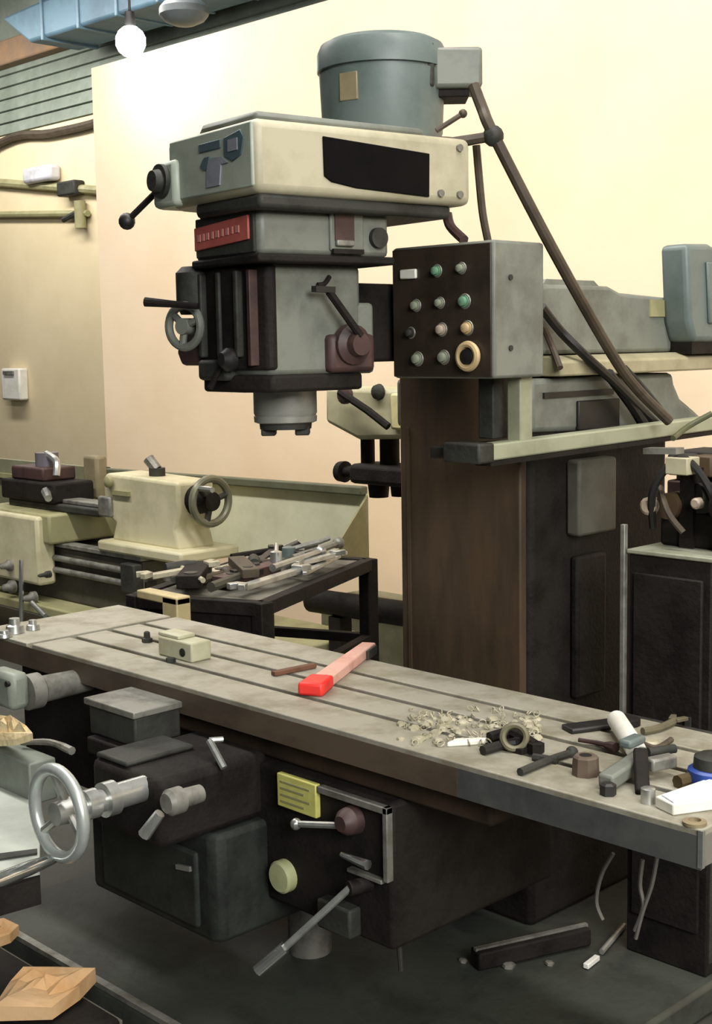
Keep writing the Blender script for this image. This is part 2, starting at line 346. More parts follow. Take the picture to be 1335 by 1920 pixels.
# left of the gearbox : cross-feed gear housing with the square topped block
p = atz(167, 1305, .84); q = atz(250, 1337, .84); rr_ = atz(330, 1310, .84)
bk = MB().box(p.x, q.x, q.y, rr_.y, .822, .84).build('block_top_plate', gsteel_m, mill, bevel=.003)
MB().box(p.x+.012, q.x-.008, q.y+.008, rr_.y-.004, .745, .822).build('block_body', dk_m, bk, bevel=.006)
MB().box(p.x+.03, q.x-.02, q.y-.015, rr_.y, .70, .745).build('block_step', dk2_m, bk, bevel=.006)
hs = MB().box(-2.70, -2.42, 1.72, 2.05, .60, .765).build('cross_feed_housing', dk2_m, mill, bevel=.02)
MB().box(-2.69, -2.56, 1.73, 1.93, .765, .778).build('housing_lid', dk_m, hs, bevel=.006)
MB().cyl((-2.90, 1.90, .70), (-2.60, 1.90, .70), .035).build('cross_shaft', dk_m, hs)
p = aty(318, 1505, 1.67)
kn = MB().rev(p+Vector((0, .085, 0)), (0, -1, 0), [(0, .02), (.05, .022), (.055, .03), (.085, .03), (.095, .022)], 20).build('clutch_knob', gsteel_m, hs)
a = aty(300, 1525, 1.66); b = aty(270, 1566, 1.64)
MB().tube([a, b], [.012, .015, .017]).build('clutch_lever', steel_m, hs)
a = aty(392, 1388, 1.90); b = aty(420, 1440, 1.90); c = aty(418, 1386, 1.93)
MB().tube([a, b], .009).tube([a, c], .007).build('table_lock_lever', steel_m, mill)
# handwheel on the cross-feed screw
wc = Vector((-2.49, 1.50, .733))
wh = MB().torus(wc, (0, 1, 0), .098, .0145, 40, 12).build('cross_feed_handwheel', mat('satin_wheel', hexc('cfd6d2'), .34, metal=.55, c2=hexc('b4bcb8'), scale=8), mill)
for k in range(3):
    an = R(100+120*k); e = Vector((math.cos(an), 0, math.sin(an)))
    MB().tube([wc+Vector((0, .02, 0))+e*.02, wc+e*.094], .0105).build('spoke', steel_m, wh)
MB().rev(wc+Vector((0, -.01, 0)), (0, 1, 0), [(0, .026), (.05, .03), (.05, .022), (.075, .022), (.075, .034), (.105, .034), (.105, .026), (.125, .026), (.125, .04), (.155, .04), (.155, .03), (.24, .03)], 24).build('hub_and_dial', steel_m, wh)
hb = aty(96, 1612, 1.49); he = aty(-40, 1665, 1.30)
MB().tube([hb+Vector((0, .012, 0)), hb, hb+(he-hb)*.3, hb+(he-hb)*.7, he], [.009, .012, .0165, .017, .013], 12).build('crank_handle', chrome_m, wh)
# sheet tray and bracket at the far left of the knee
tr = MB().prism([atz(-120, 1475, .60), atz(75, 1448, .60), atz(75, 1640, .60), atz(-120, 1690, .60)], (0, 0, -.012)).build('splash_tray', mat('pale_green_sheet', hexc('b4bab0'), .45, c2=hexc('a0a69c'), scale=4), mill, bevel=.003)
MB().prism([atz(-120, 1618, .602), atz(70, 1594, .602), atz(70, 1602, .602), atz(-120, 1632, .602)], (0, 0, .004)).build('tray_seam', dk_m, tr)
MB().prism([atz(-120, 1690, .602), atz(75, 1640, .602), atz(75, 1646, .602), atz(-120, 1700, .602)], (0, 0, -.06)).build('tray_lip', dk2_m, tr)
ra = aty(-30, 1398, 1.70); rb = aty(52, 1398, 1.70)
MB().box(ra.x, rb.x, 1.70, 1.78, .585, ra.z-.002).build('tray_box', mat('grey_green_box', hexc('7d847a'), .5, c2=hexc('686e64'), scale=6), tr, bevel=.005)
c0 = aty(12, 1300, 1.8)
eb = MB().box(c0.x-.10, c0.x+.025, 1.80, 1.86, c0.z-.05, c0.z+.055).build('end_bracket', mat('pale_bracket', hexc('8f968a'), .45), mill, bevel=.018)
MB().cyl((c0.x+.01, 1.795, c0.z+.028), (c0.x+.01, 1.81, c0.z+.028), .008).build('bracket_hole', black_m, eb)
MB().rev((c0.x+.0, 1.86, c0.z-.01), (0, 1, 0), [(0, .05), (.04, .05), (.05, .038), (.20, .034), (.215, .03)], 22).build('bracket_knob', gsteel_m, eb)
MB().tube([aty(40, 1392, 1.76), aty(95, 1392, 1.8), aty(135, 1408, 1.8)], [.008, .009, .011], 8, 4).build('side_lever', gsteel_m, mill)
# ---- table with T-slots, built as strips with real gaps
TX0, TX1, TY0, TY1, TZ = -3.78, -1.205, 2.017, 2.548, .88
tb = MB().box(TX0, TX1, TY0, TY1, .808, .858).build('table', tfront_m, mill, bevel=.004)
SL = [2.16, 2.29, 2.415]; sw = .011
ys = [TY0]+[v for s_ in SL for v in (s_-sw, s_+sw)]+[TY1]
for i in range(4):
    MB().box(-3.455, TX1, ys[2*i], ys[2*i+1], .8575, TZ).build('table_top_strip', ttop_m, tb, bevel=.003)
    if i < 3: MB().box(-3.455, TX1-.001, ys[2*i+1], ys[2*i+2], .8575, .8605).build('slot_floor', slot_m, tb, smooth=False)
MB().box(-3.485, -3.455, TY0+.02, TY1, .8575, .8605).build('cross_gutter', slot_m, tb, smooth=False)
MB().box(TX0, -3.485, TY0, TY1, .8575, TZ-.001).build('table_end_land', ttop_m, tb, bevel=.003)
MB().box(TX0, -1.78, TY0-.0015, TY0+.002, .806, .868).build('table_front_face', tfront_m, tb)
MB().box(-1.78, TX1, TY0-.0015, TY0+.002, .806, .868).build('table_front_face', mat('grey_oily_edge', hexc('565855'), .5, c2=hexc('424442'), scale=6), tb)
MB().box(TX1-.006, TX1+.004, TY0-.003, TY0+.006, .81, .879).build('table_corner_edge', steel_m, tb)
MB().box(TX1-.0005, TX1+.001, TY0, TY1, .81, .868).build('table_end_face', gsteel_m, tb)
MB().box(-1.75, TX1-.3, TY1-.002, TY1+.03, .84, .876).build('table_back_rail', dk_m, tb, bevel=.004)
# table end stop fittings at the far left
for (px_, py_, rr1, hh) in ((28, 1178, .03, .045), (62, 1172, .022, .03), (8, 1186, .026, .02)):
    p = atz(px_, py_+8, TZ); MB().rev(p, (0, 0, 1), [(0, rr1), (hh*.5, rr1*.9), (hh*.6, rr1*.6), (hh, rr1*.55)], 12).build('end_stop_screw', steel_m, tb)

# ---- head, in its own swivelled frame
HA = R(8); HC = Vector((-2.5, 2.2, 0))
def H(p):
    x, y, zz = p
    return Vector((HC.x+x*math.cos(HA)+y*math.sin(HA), HC.y-x*math.sin(HA)+y*math.cos(HA), zz))
def HMB(): return MB()
def hb_(mb, *a, **k): return mb.hmap(H).build(*a, **k)
hous = hb_(MB().plan([(.284, -.25), (-.095, -.25), (-.16, -.20), (-.20, -.05), (-.20, .372), (.284, .372)], 2.075, 2.235), 'belt_housing', ggl_m, mill, bevel=.02, seg=3)
hb_(MB().plan([(.262, -.232), (.04, -.238), (-.08, -.18), (-.15, .30), (.255, .25)], 2.23, 2.254), 'housing_lid', gg_m, hous, bevel=.015)
hb_(MB().plan([(.275, -.253), (-.09, -.253), (-.09, -.24), (.275, -.24)], 2.09, 2.228), 'housing_front_plate', mat('pale_green_front', hexc('a9b2a4'), .45, c2=hexc('949d8e'), scale=5), hous, bevel=.004)
hb_(MB().plan([(.275, -.235), (-.0, -.235), (-.13, -.14), (-.15, .33), (.255, .33)], 2.045, 2.078), 'housing_skirt', dk_m, hous, bevel=.01)
# window in the side
win = hb_(MB().prism([(.2845, -.072, 2.207), (.2845, .236, 2.190), (.2845, .234, 2.089), (.2845, .02, 2.098), (.2845, -.05, 2.108), (.2845, -.07, 2.12)], (.004, 0, 0)), 'belt_window', mat('window_black', hexc('100e0d'), .9, c2=hexc('0a0909'), scale=9, spec=.1), hous, bevel=.002)
for (y0, z0) in ((.27, 2.10), (.33, 2.21), (.33, 2.10)):
    hb_(MB().cyl((.283, y0, z0), (.291, y0, z0), .009, n=10), 'cover_screw', gsteel_m, hous)
# emblem on the front
hb_(MB().box(.055, .150, -.2565, -.2525, 2.185, 2.205), 'emblem_bar', mark_m, hous, bevel=.002)
hb_(MB().prism([(.085, -.2565, 2.105), (.088, -.2565, 2.150), (.070, -.2565, 2.170), (.155, -.2565, 2.166), (.180, -.2565, 2.150), (.150, -.2565, 2.150), (.142, -.2565, 2.105)], (0, .004, 0)), 'emblem_stem', markl_m, hous)
hb_(MB().prism([(.060, -.257, 2.155), (.078, -.257, 2.172), (.10, -.257, 2.172), (.09, -.257, 2.145), (.075, -.257, 2.145)], (0, .004, 0)), 'emblem_wing', mark_m, hous)
hb_(MB().prism([(.165, -.2565, 2.165), (.165, -.2565, 2.205), (.235, -.2565, 2.215), (.250, -.2565, 2.195), (.235, -.2565, 2.16), (.20, -.2565, 2.15)], (0, .004, 0)), 'emblem_shield', mark_m, hous, bevel=.002)
hb_(MB().box(.185, .225, -.2585, -.2555, 2.172, 2.198), 'emblem_inset', markl_m, hous)
# speed change box on the left front with dark knob and ball lever
sb = hb_(MB().plan([(-.045, -.268), (-.15, -.268), (-.172, -.24), (-.172, -.12), (-.045, -.12)], 2.078, 2.185), 'speed_change_box', MT['pale_green_front'], mill, bevel=.012)
hb_(MB().rev((-.10, -.268, 2.138), (0, -1, 0), [(0, .04), (.012, .04), (.012, .028), (.03, .024)], 20), 'speed_knob', dk_m, sb)
a = H((-.155, -.25, 2.125)); b = aty(238, 415, a.y-.03)
lv = MB().tube([a, b], .008).build('speed_lever', dk2_m, sb); MB().ball(b, .021).build('ball_knob', black_m, sb)
# gear case with red plate
gc = hb_(MB().plan([(.218, -.20), (.19, -.205), (-.06, -.205), (-.10, -.18), (-.12, .165), (.218, .165)], 1.95, 2.05), 'gear_case', gg_m, mill, bevel=.012)
hb_(MB().plan([(.205, -.209), (-.055, -.209), (-.055, -.2), (.205, -.2)], 1.955, 2.047), 'gear_case_front', dk_m, gc, bevel=.003)
rpz = hb_(MB().prism([(-.052, -.2145, 1.972), (.190, -.2145, 1.984), (.190, -.2145, 2.038), (-.052, -.2145, 2.026)], (0, .006, 0)), 'nameplate', red_m, gc, bevel=.002)
rpz['label'] = 'red nameplate with worn pale lettering'
for k, (x0, ww) in enumerate(((-.035, .018), (-.012, .012), (.006, .016), (.03, .012), (.05, .018), (.075, .012), (.095, .016), (.12, .010), (.138, .02))):
    zc = 1.992+(x0+.05)*.05
    hb_(MB().box(x0, x0+ww*.8, -.2165, -.214, zc, zc+.016), 'plate_letter', mat('worn_pink_lettering', hexc('c8857a'), .6), gc)
hb_(MB().plan([(.228, -.212), (-.07, -.212), (-.11, -.18), (-.13, .175), (.228, .175)], 1.932, 1.951), 'gear_case_flange', dk2_m, gc, bevel=.005)
# selector pocket in the gear case side
pk = hb_(MB().box(.217, .225, -.012, .085, 1.962, 2.05), 'selector_frame', gg_m, gc, bevel=.004)
hb_(MB().box(.224, .228, -.0, .055, 1.985, 2.045), 'selector_recess', maroon_m, gc)
hb_(MB().box(.226, .236, .0, .05, 1.972, 1.986), 'selector_ledge', gsteel_m, gc, bevel=.003)
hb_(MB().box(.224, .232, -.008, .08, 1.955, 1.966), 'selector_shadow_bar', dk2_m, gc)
hb_(MB().cyl((.216, .128, 1.995), (.232, .128, 1.995), .024), 'plug', dk_m, gc)
# lower body
lo = hb_(MB().plan([(.17, -.15), (.09, -.175), (.02, -.18), (-.09, -.165), (-.127, -.13), (-.14, .1), (.17, .115)], 1.675, 1.935), 'quill_body', gg_m, mill, bevel=.014)
hb_(MB().plan([(.180, -.140), (.172, -.160), (.09, -.189), (.02, -.193), (-.095, -.178), (-.138, -.135), (-.138, -.10), (.160, -.12)], 1.69, 1.93), 'shaded_body_front', dk2_m, lo, bevel=.006)  # front cover in black: the shade of this side is put into its colour
for x0 in (-.065, .02, .10): hb_(MB().box(x0-.008, x0+.008, -.2, -.17, 1.72, 1.92), 'front_rib', dk_m, lo, bevel=.004)
hb_(MB().box(.136, .150, -.19, -.15, 1.70, 1.92), 'depth_scale', MT['maroon_casting'], lo, bevel=.002)
hb_(MB().plan([(.172, -.145), (.10, -.185), (-.07, -.19), (-.13, -.13), (-.13, .10), (.172, .115)], 1.637, 1.678), 'lower_flange', dk2_m, lo, bevel=.008)
hb_(MB().plan([(.06, -.205), (-.07, -.205), (-.10, -.17), (-.10, -.1), (.06, -.1)], 1.665, 1.715), 'clamp_boss', dk_m, lo, bevel=.01)
hb_(MB().rev((.075, -.195, 1.715), (0, -1, 0), [(0, .028), (.015, .028), (.03, .016)], 16), 'stop_nut', black_m, lo)
hb_(MB().rev((-.112, -.178, 1.885), (0, 0, 1), [(-.06, .04), (-.04, .05), (.04, .05), (.055, .035)], 18), 'side_boss', dk_m, lo)
sdb = hb_(MB().box(.06, .168, .08, .155, 1.675, 1.845), 'feed_box', gg_m, mill, bevel=.01)
hb_(MB().plan([(.155, .0), (.19, .01), (.19, .14), (.155, .15)], 1.68, 1.77), 'feed_hub_plate', maroon_m, sdb, bevel=.012)
hb_(MB().rev((.18, .07, 1.745), (1, 0, 0), [(0, .05), (.02, .048), (.03, .03), (.05, .026)], 20), 'feed_hub', maroon_m, sdb)
a = H((.225, .07, 1.765)); b = H((.215, -.012, 1.868)); c = H((.20, -.045, 1.873))
MB().tube([a, b], .0095).build('feed_lever', dk2_m, sdb)
MB().bar(H((.215, -.055, 1.874)), H((.215, .0, 1.872)), .02, .014).build('lever_grip', black_m, sdb)
MB().tube([H((.172, .02, 1.905)), H((.18, .0, 1.888)), H((.18, -.02, 1.885))], .006, 8, 3).build('small_catch', dk2_m, lo)
# quill handwheel on the front left
wq = aty(346, 612, 1.985); wn = (H((0, -1, 0))-H((0, 0, 0))); wn = Vector((.2, -.98, 0)).normalized()
qw = MB().torus(wq, wn, .050, .0105, 32, 10).build('quill_handwheel', gg_m, mill)
for k in range(3):
    an = R(40+120*k); sd = wn.cross(Vector((0, 0, 1))); e = sd*math.cos(an)+Vector((0, 0, math.sin(an)))
    MB().tube([wq, wq+e*.048], .009).build('spoke', gg_m, qw)
MB().cyl(wq-wn*-.012, wq-wn*.12, .02).build('wheel_shaft', gg_m, qw)
hs1 = aty(372, 574, 1.97); hs2 = aty(272, 566, 1.90)
MB().tube([hs1, hs1+(hs2-hs1)*.45, hs2], [.008, .0085, .0115], 10).build('wheel_handle', dk2_m, qw)
hb_(MB().prism([(-.10, -.185, 1.80), (-.16, -.185, 1.80), (-.215, -.185, 1.735), (-.19, -.185, 1.70), (-.10, -.185, 1.70)], (0, .10, 0)), 'worm_bracket', maroon_m, lo, bevel=.01)
MB().tube([aty(416, 684, 1.99), aty(405, 705, 1.985), aty(394, 728, 1.98)], [.009, .007, .008]).build('quill_lock', dk2_m, lo)
# quill and spindle nose
qc = H((.0, .0, 0))
ql = MB().rev((qc.x, qc.y, 1.64), (0, 0, -1), [(0, .079), (.06, .079), (.066, .076), (.068, .079), (.082, .078), (.085, .07)], 36).build('quill', mat('quill_steel', hexc('9a9a92'), .4, metal=.3, c2=hexc('84847c'), scale=6), mill)
MB().rev((qc.x, qc.y, 1.558), (0, 0, -1), [(0, .066), (.018, .064), (.018, .03), (.0, .03)], 32).build('spindle_nose', dk_m, ql)
for k in (-1, 1):
    e = rt*k*.042; MB().frame_box((qc.x+e.x, qc.y+e.y, 1.536), (rt.x, rt.y, 0), (-rt.y, rt.x, 0), (0, 0, 1), .018, .03, .012).build('drive_key', dk_m, ql, bevel=.004)
# bracket below the head to the drill
# motor
mc = H((-.04, .35, 0))
mo = MB().rev((mc.x, mc.y, 2.235), (0, 0, 1), [(0, .150), (.035, .150), (.05, .156), (.20, .163), (.2, .158), (.207, .158), (.207, .168), (.25, .168), (.272, .158), (.284, .135), (.29, .08), (.292, 0)], 40).build('motor', teal_m, mill)
MB().box(*[0]*6) if False else None
tp = MB().bar(mc+Vector((.09, -.15, 2.37)), mc+Vector((.15, -.105, 2.37)), .004, .06).build('motor_plate', mat('worn_ochre_plate', hexc('94855f'), .5), mo) if False else None
dv = Vector((rt.x, rt.y, 0)).normalized(); fv = Vector((-dv.y, dv.x, 0))   # right and away, seen from the aisle
e = (-fv*.78-dv*.5).normalized(); sd2 = Vector((0, 0, 1)).cross(e)
MB().frame_box(Vector((mc.x, mc.y, 2.385))+e*.157, e, sd2, (0, 0, 1), .006, .026, .034).build('motor_plate', mat('worn_ochre_plate', hexc('8f8466'), .5), mo, bevel=.002)
jb = Vector((mc.x, mc.y, 0))+dv*.19-fv*.02
jbx = MB().frame_box(jb+Vector((0, 0, 2.435)), dv, fv, (0, 0, 1), .062, .075, .05).build('terminal_box', gg_m, mo, bevel=.01)
MB().frame_box(jb+Vector((0, 0, 2.377))-dv*.03, dv, fv, (0, 0, 1), .06, .055, .012).build('terminal_neck', dk2_m, mo, bevel=.004)
MB().frame_box(jb-dv*.09-fv*.04+Vector((0, 0, 2.44)), dv, fv, (0, 0, 1), .03, .05, .055).build('terminal_flange', dk_m, mo, bevel=.008)
yb = Vector((mc.x, mc.y, 0))
a = aty(818, 245, yb.y-.05); b = aty(868, 213, yb.y)
MB().tube([a, b], .0065).ball(b, .011, 10).build('brake_lever', hose_m, mo)
# hose bracket and hoses
hx = yb.y+.02
a = aty(800, 268, hx-.12); b = aty(850, 268, hx-.06); c = aty(925, 255, hx)
hbk = MB().tube([a, b, c], [.018, .014, .012]).build('hose_bracket', hose_m, mill)
MB().ball(c, .026, 12).build('hose_clamp', dk_m, hbk)
h0 = aty(888, 160, hx); h1 = aty(905, 205, hx); h2 = aty(928, 258, hx); h3 = aty(1035, 465, 2.72); h4 = aty(1145, 660, 2.98); h5 = aty(1195, 730, 3.1); h6 = aty(1255, 790, 3.2)
MB().tube([h0, h1, h2, h3, h4, h5, h6], .0145, 10, 6).build('power_hose', hose_m, mill)
MB().tube([aty(893, 272, 2.62), aty(898, 330, 2.63), aty(905, 400, 2.64), aty(915, 452, 2.65)], .010, 8, 5).build('panel_cable', hose_m, mill)
MB().tube([aty(838, 400, 2.6), aty(845, 425, 2.6), aty(870, 450, 2.58)], .013, 8, 5).build('head_cable', maroon_m, mill)
MB().tube([atx(1015, 575, -2.235), atx(1050, 620, -2.235), atx(1095, 665, -2.19), atx(1150, 715, -2.185), atx(1200, 765, -2.18), atx(1235, 800, -2.18)], .013, 8, 4).build('ram_hose', black_m, mill)
MB().tube([atx(1018, 610, -2.235), atx(1035, 650, -2.235), atx(1050, 690, -2.19)], .009, 8, 4).build('thin_ram_hose', hose_m, mill)
MB().tube([atx(1140, 700, -2.19), atx(1185, 760, -2.19), atx(1215, 810, -2.18)], .016, 8, 4).build('thick_hose', black_m, mill)
MB().tube([atx(1170, 690, -2.20), atx(1215, 740, -2.19), atx(1260, 798, -2.17)], .011, 8, 4).build('grey_hose', dk_m, mill)

# ---- control panel on its post and arm
PX0, PX1, PY0, PY1, PZ0, PZ1 = -2.413, -2.075, 2.50, 2.695, 1.657, 1.988
pan = MB().box(PX0, PX1, PY0, PY1, PZ0, PZ1).build('control_panel', gg_m, mill, bevel=.008)
pf = MB().box(PX0+.004, PX1-.008, PY0-.004, PY0+.004, PZ0+.004, PZ1-.006).build('panel_face', panel_m, pan, bevel=.002)
def button(px_, py_, r_, m_, name='button'):
    p = aty(px_, py_, PY0-.004)
    b_ = MB().rev((p.x, PY0-.003, p.z), (0, -1, 0), [(0, r_), (.008, r_), (.008, r_*.78), (.016, r_*.74), (.018, r_*.5), (.0185, 0)], 16).build(name, m_, pan)
    MB().torus((p.x, PY0-.005, p.z), (0, 1, 0), r_*1.12, r_*.18, 16, 6).build('bezel', gsteel_m, pan)
    return b_
for (px_, py_, r_, m_) in ((820, 508, .013, green_m), (866, 503, .012, greyb_m), (781, 573, .013, greyb_m), (826, 568, .012, greyb_m), (872, 565, .015, green_m), (771, 624, .012, dk_m), (829, 618, .014, pinkb_m), (877, 615, .015, amber_m), (784, 673, .015, greyb_m), (833, 670, .015, greyb_m)):
    button(px_, py_, r_, m_)
p = aty(769, 514, PY0-.004); wlb = MB().box(p.x-.03, p.x+.025, PY0-.012, PY0-.003, p.z-.012, p.z+.012).build('label_window', white_m, pan, bevel=.003)
p = aty(882, 668, PY0-.004)
es = MB().torus((p.x, PY0-.014, p.z), (0, 1, 0), .029, .009, 28, 8).build('stop_ring', amber_m, pan)
MB().rev((p.x, PY0-.002, p.z), (0, -1, 0), [(0, .022), (.02, .018), (.022, 0)], 20).build('stop_core', black_m, pan)
for (py_, pz_) in ((2.56, 1.90), (2.56, 1.73)): MB().cyl((PX1-.001, py_, pz_), (PX1+.004, py_, pz_), .007, n=10).build('panel_screw', dk_m, pan)
AX = -2.13
arm = MB().bar((AX, 2.50, 1.475), (AX, 3.95, 1.500), .05, .042).build('panel_arm', mat('arm_pale_enamel', hexc('9a9d84'), .5, c2=hexc('84866f'), scale=5), mill, bevel=.005)
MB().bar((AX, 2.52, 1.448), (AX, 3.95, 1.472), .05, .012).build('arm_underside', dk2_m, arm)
MB().box(AX-.09, AX+.03, 2.47, 2.53, 1.45, 1.50).build('arm_end_bracket', dk_m, arm, bevel=.006)
MB().box(AX-.16, AX-.06, 2.50, 2.86, 1.455, 1.485).build('arm_strut', dk_m, arm, bevel=.004)
MB().box(AX-.022, AX+.022, 2.64, 2.69, 1.495, 1.66).build('panel_post', MT['arm_pale_enamel'], pan, bevel=.004)
MB().box(AX-.10, AX-.05, 2.62, 2.68, 1.50, 1.66).build('panel_rear_post', dk_m, pan, bevel=.004)
MB().tube([aty(1335, 775, 3.35), aty(1290, 800, 3.3), aty(1262, 822, 3.2)], .008, 8, 4).build('thin_branch_cable', mat('olive_cable', hexc('55583c'), .6), mill)

# ================================================================ ELECTRICAL CABINET
EX0, EX1, EY0, EY1, EZ = -1.990, -1.745, 2.95, 3.36, 1.197
cab = thing('electrical_cabinet', 'tall dark steel cabinet with pale top beside the mill column', 'cabinet', ((EX0+EX1)/2, (EY0+EY1)/2, .085))
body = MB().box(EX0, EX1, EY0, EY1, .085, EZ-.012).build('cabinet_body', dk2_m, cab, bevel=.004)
MB().box(EX0-.006, EX1+.006, EY0-.006, EY1+.006, EZ-.012, EZ).build('cabinet_top', mat('pale_worn_top', hexc('9c9f8e'), .5, c2=hexc('82846f'), scale=7), cab, bevel=.003)
MB().box(EX0+.02, EX1-.02, EY0-.012, EY0, .2, EZ-.06).build('cabinet_door', dk2_m, cab, bevel=.004)
MB().box(EX1-.06, EX1-.045, EY0-.02, EY0-.011, .7, .78).build('door_handle', dk_m, cab)
MB().box(EX1, EX1+.004, EY0+.01, EY1-.01, .12, EZ-.03).build('side_sheet', dk_m, cab)
MB().box(EX0-.022, EX0-.008, EY0-.012, EY0+.004, .62, 1.262).build('edge_strip', gsteel_m, cab, bevel=.002)
# things heaped on the cabinet
def ctop(px_, py_, y): return aty(px_, py_, y)
rl = thing('relay_assembly', 'dark wound relay assembly heaped on the cabinet top', 'relay', (-1.87, 3.12, EZ))
MB().box(-1.985, -1.75, 3.16, 3.30, EZ, 1.445).build('relay_board', mat('dark_relay_board', hexc('2e2824'), .7), rl, bevel=.006)
for kx in range(3):
    for kz in range(2): MB().box(-1.975+kx*.075, -1.915+kx*.075, 3.10, 3.165, EZ+.115+kz*.07, EZ+.172+kz*.07).build('relay', (maroon_m, dk_m, brown_m)[(kx+kz) % 3], rl, bevel=.006)
MB().box(-1.97, -1.78, 3.06, 3.26, EZ, EZ+.10).build('relay_base', dk2_m, rl, bevel=.01)
MB().rev((-1.93, 3.03, EZ+.11), (0, 1, 0), [(0, .035), (.12, .035)], 18).build('coil', brown_m, rl)
MB().rev((-1.85, 3.05, EZ+.135), (.6, .8, 0), [(0, .04), (.15, .04)], 18).build('coil', MT['dark_grey_casting'], rl)
MB().tube([(-1.97, 3.03, EZ+.05), (-1.95, 3.0, EZ+.16), (-1.88, 3.02, EZ+.24), (-1.80, 3.03, EZ+.16), (-1.77, 3.05, EZ+.02)], .011, 8, 6).build('wire_loop', black_m, rl)
MB().tube([(-1.95, 3.03, EZ+.16), (-1.90, 2.99, EZ+.10), (-1.86, 3.0, EZ+.05)], .009, 8, 6).build('wire_loop', hose_m, rl)
p = aty(1268, 874, 3.0); q_ = tag(MB().box(p.x-.033, p.x+.033, 2.995, 3.045, p.z-.024, p.z+.022).build('paper_tag', mat('cream_tag', hexc('b7b193'), .7), bevel=.003), 'small cream tag fixed to the dark relays on the cabinet', 'tag') if False else None
MB().box(p.x-.033, p.x+.033, 2.998, 3.06, p.z-.023, p.z+.022).build('cream_tag', mat('cream_tag', hexc('b7b193'), .7), rl, bevel=.003)
MB().box(p.x-.02, p.x+.02, 3.05, 3.1, EZ, p.z-.01).build('tag_post', dk2_m, rl)
p = aty(1210, 950, 3.0)
MB().rev((p.x, 3.04, p.z), (0, -1, 0), [(0, .024), (.03, .024), (.035, .016)], 14).build('terminal_cap', pinkb_m, rl)
p = aty(1300, 945, 3.0)
MB().rev((p.x, 3.04, p.z), (0, -1, 0), [(0, .015), (.03, .015), (.035, .01)], 12).build('terminal_cap', pinkb_m, rl)
p = aty(1240, 847, 3.02)
MB().bar((p.x-.05, 3.03, p.z), (p.x+.05, 3.03, p.z+.004), .04, .016).build('copper_bar', gsteel_m, rl)
MB().cyl((-1.775, 3.06, EZ), (-1.775, 3.06, EZ+.18), .03).build('capacitor', black_m, rl)
MB().rev((-1.72, 3.02, EZ+.13), (.2, -1, 0), [(0, .05), (.05, .055), (.06, .03)], 16).build('capacitor', dk2_m, rl)

# ================================================================ THINGS ON THE MILL TABLE
T = TZ
def ongrd(px_, py_): return atz(px_, py_, T)
# red and pink wedge
a = ongrd(577, 1306); b = ongrd(690, 1222)
rw = thing('red_ended_wedge', 'pale pink tapered bar with vivid red end lying across the table', 'bar', (a+b)/2)
d = (b-a).normalized(); s_ = Vector((d.y, -d.x, 0))
MB().prism([a+d*.06-s_*.024, a+d*.06+s_*.03, b+s_*.024, b-s_*.018], (0, 0, .028)).build('pink_body', pink_m, rw, bevel=.004)
MB().prism([a-s_*.028, a+s_*.04, a+d*.10+s_*.036, a+d*.10-s_*.028], (0, 0, .034)).build('red_end', redv_m, rw, bevel=.008)
MB().prism([b-d*.10+s_*.0245, b-d*.02+s_*.0245, b-d*.02+s_*.034, b-d*.10+s_*.034], (0, 0, .026)).build('side_clip', dk_m, rw, bevel=.002)
a = ongrd(512, 1268); b = ongrd(590, 1252)
tag(MB().bar(a+Vector((0, 0, .007)), b+Vector((0, 0, .007)), .02, .012).build('wooden_strip', mat('brown_wood', hexc('6e4a36'), .7, scale=20), bevel=.002), 'thin brown strip lying left of the pink tapered bar', 'strip')
# cream block with hole
p = ongrd(345, 1240)
cb = thing('bored_block', 'cream painted block with a dark bored hole on the slotted table', 'block', p)
blk = MB().box(p.x-.12, p.x+.035, p.y, p.y+.07, T, T+.055).build('block_body', mat('cream_block_paint', hexc('c4c3a8'), .5, c2=hexc('aeac8c'), scale=7), cb, bevel=.005)
MB().box(p.x-.125, p.x-.03, p.y+.005, p.y+.065, T+.055, T+.066).build('block_cap', MT['cream_block_paint'], cb, bevel=.003)
MB().cyl((p.x-.005, p.y-.002, T+.024), (p.x-.005, p.y+.004, T+.024), .012).build('bore', black_m, cb)
MB().cyl((p.x-.02, p.y-.03, T), (p.x-.02, p.y-.03, T+.012), .014, n=6).build('clamp_nut', dk_m, cb)
p = ongrd(276, 1204)
tag(MB().rev(p, (0, 0, 1), [(0, .016), (.012, .016), (.014, .01), (.03, .009), (.033, .005)], 6).build('stud_nut', dk_m), 'small dark stud and nut left of the bored cream block', 'nut')
# swarf heap and clutter at the near end
p = ongrd(860, 1370)
sh = MB()
for i in range(110):
    c_ = ongrd(760+random.random()*250, 1332+random.random()*70); rr1 = .003+random.random()*.006
    n_ = Vector((random.uniform(-1, 1), random.uniform(-1, 1), random.uniform(.2, 1)))
    sh.torus(c_+Vector((0, 0, .006)), n_, rr1, .0016, 8, 4)
so = sh.build('swarf', chip_m); so['kind'] = 'stuff'; so['label'] = 'pale curled metal swarf scattered on the near table'; so['category'] = 'swarf'
def pile(px0, px1, py0, py1, n, m_, name, label):
    s2 = MB()
    for i in range(n):
        c_ = ongrd(px0+random.random()*(px1-px0), py0+random.random()*(py1-py0)); q2 = random.uniform(.006, .016)
        s2.rev(c_, (random.uniform(-.3, .3), random.uniform(-.3, .3), 1), [(0, q2), (q2*.5, q2*.8), (q2*.8, .0)], 6)
    o_ = s2.build(name, m_); o_['kind'] = 'stuff'; o_['label'] = label; o_['category'] = 'chips'; return o_
pile(750, 1010, 1345, 1392, 60, chip_m, 'chip_heap', 'pale heap of coarse metal chips by the table edge')
a = ongrd(848, 1398); b = ongrd(905, 1394)
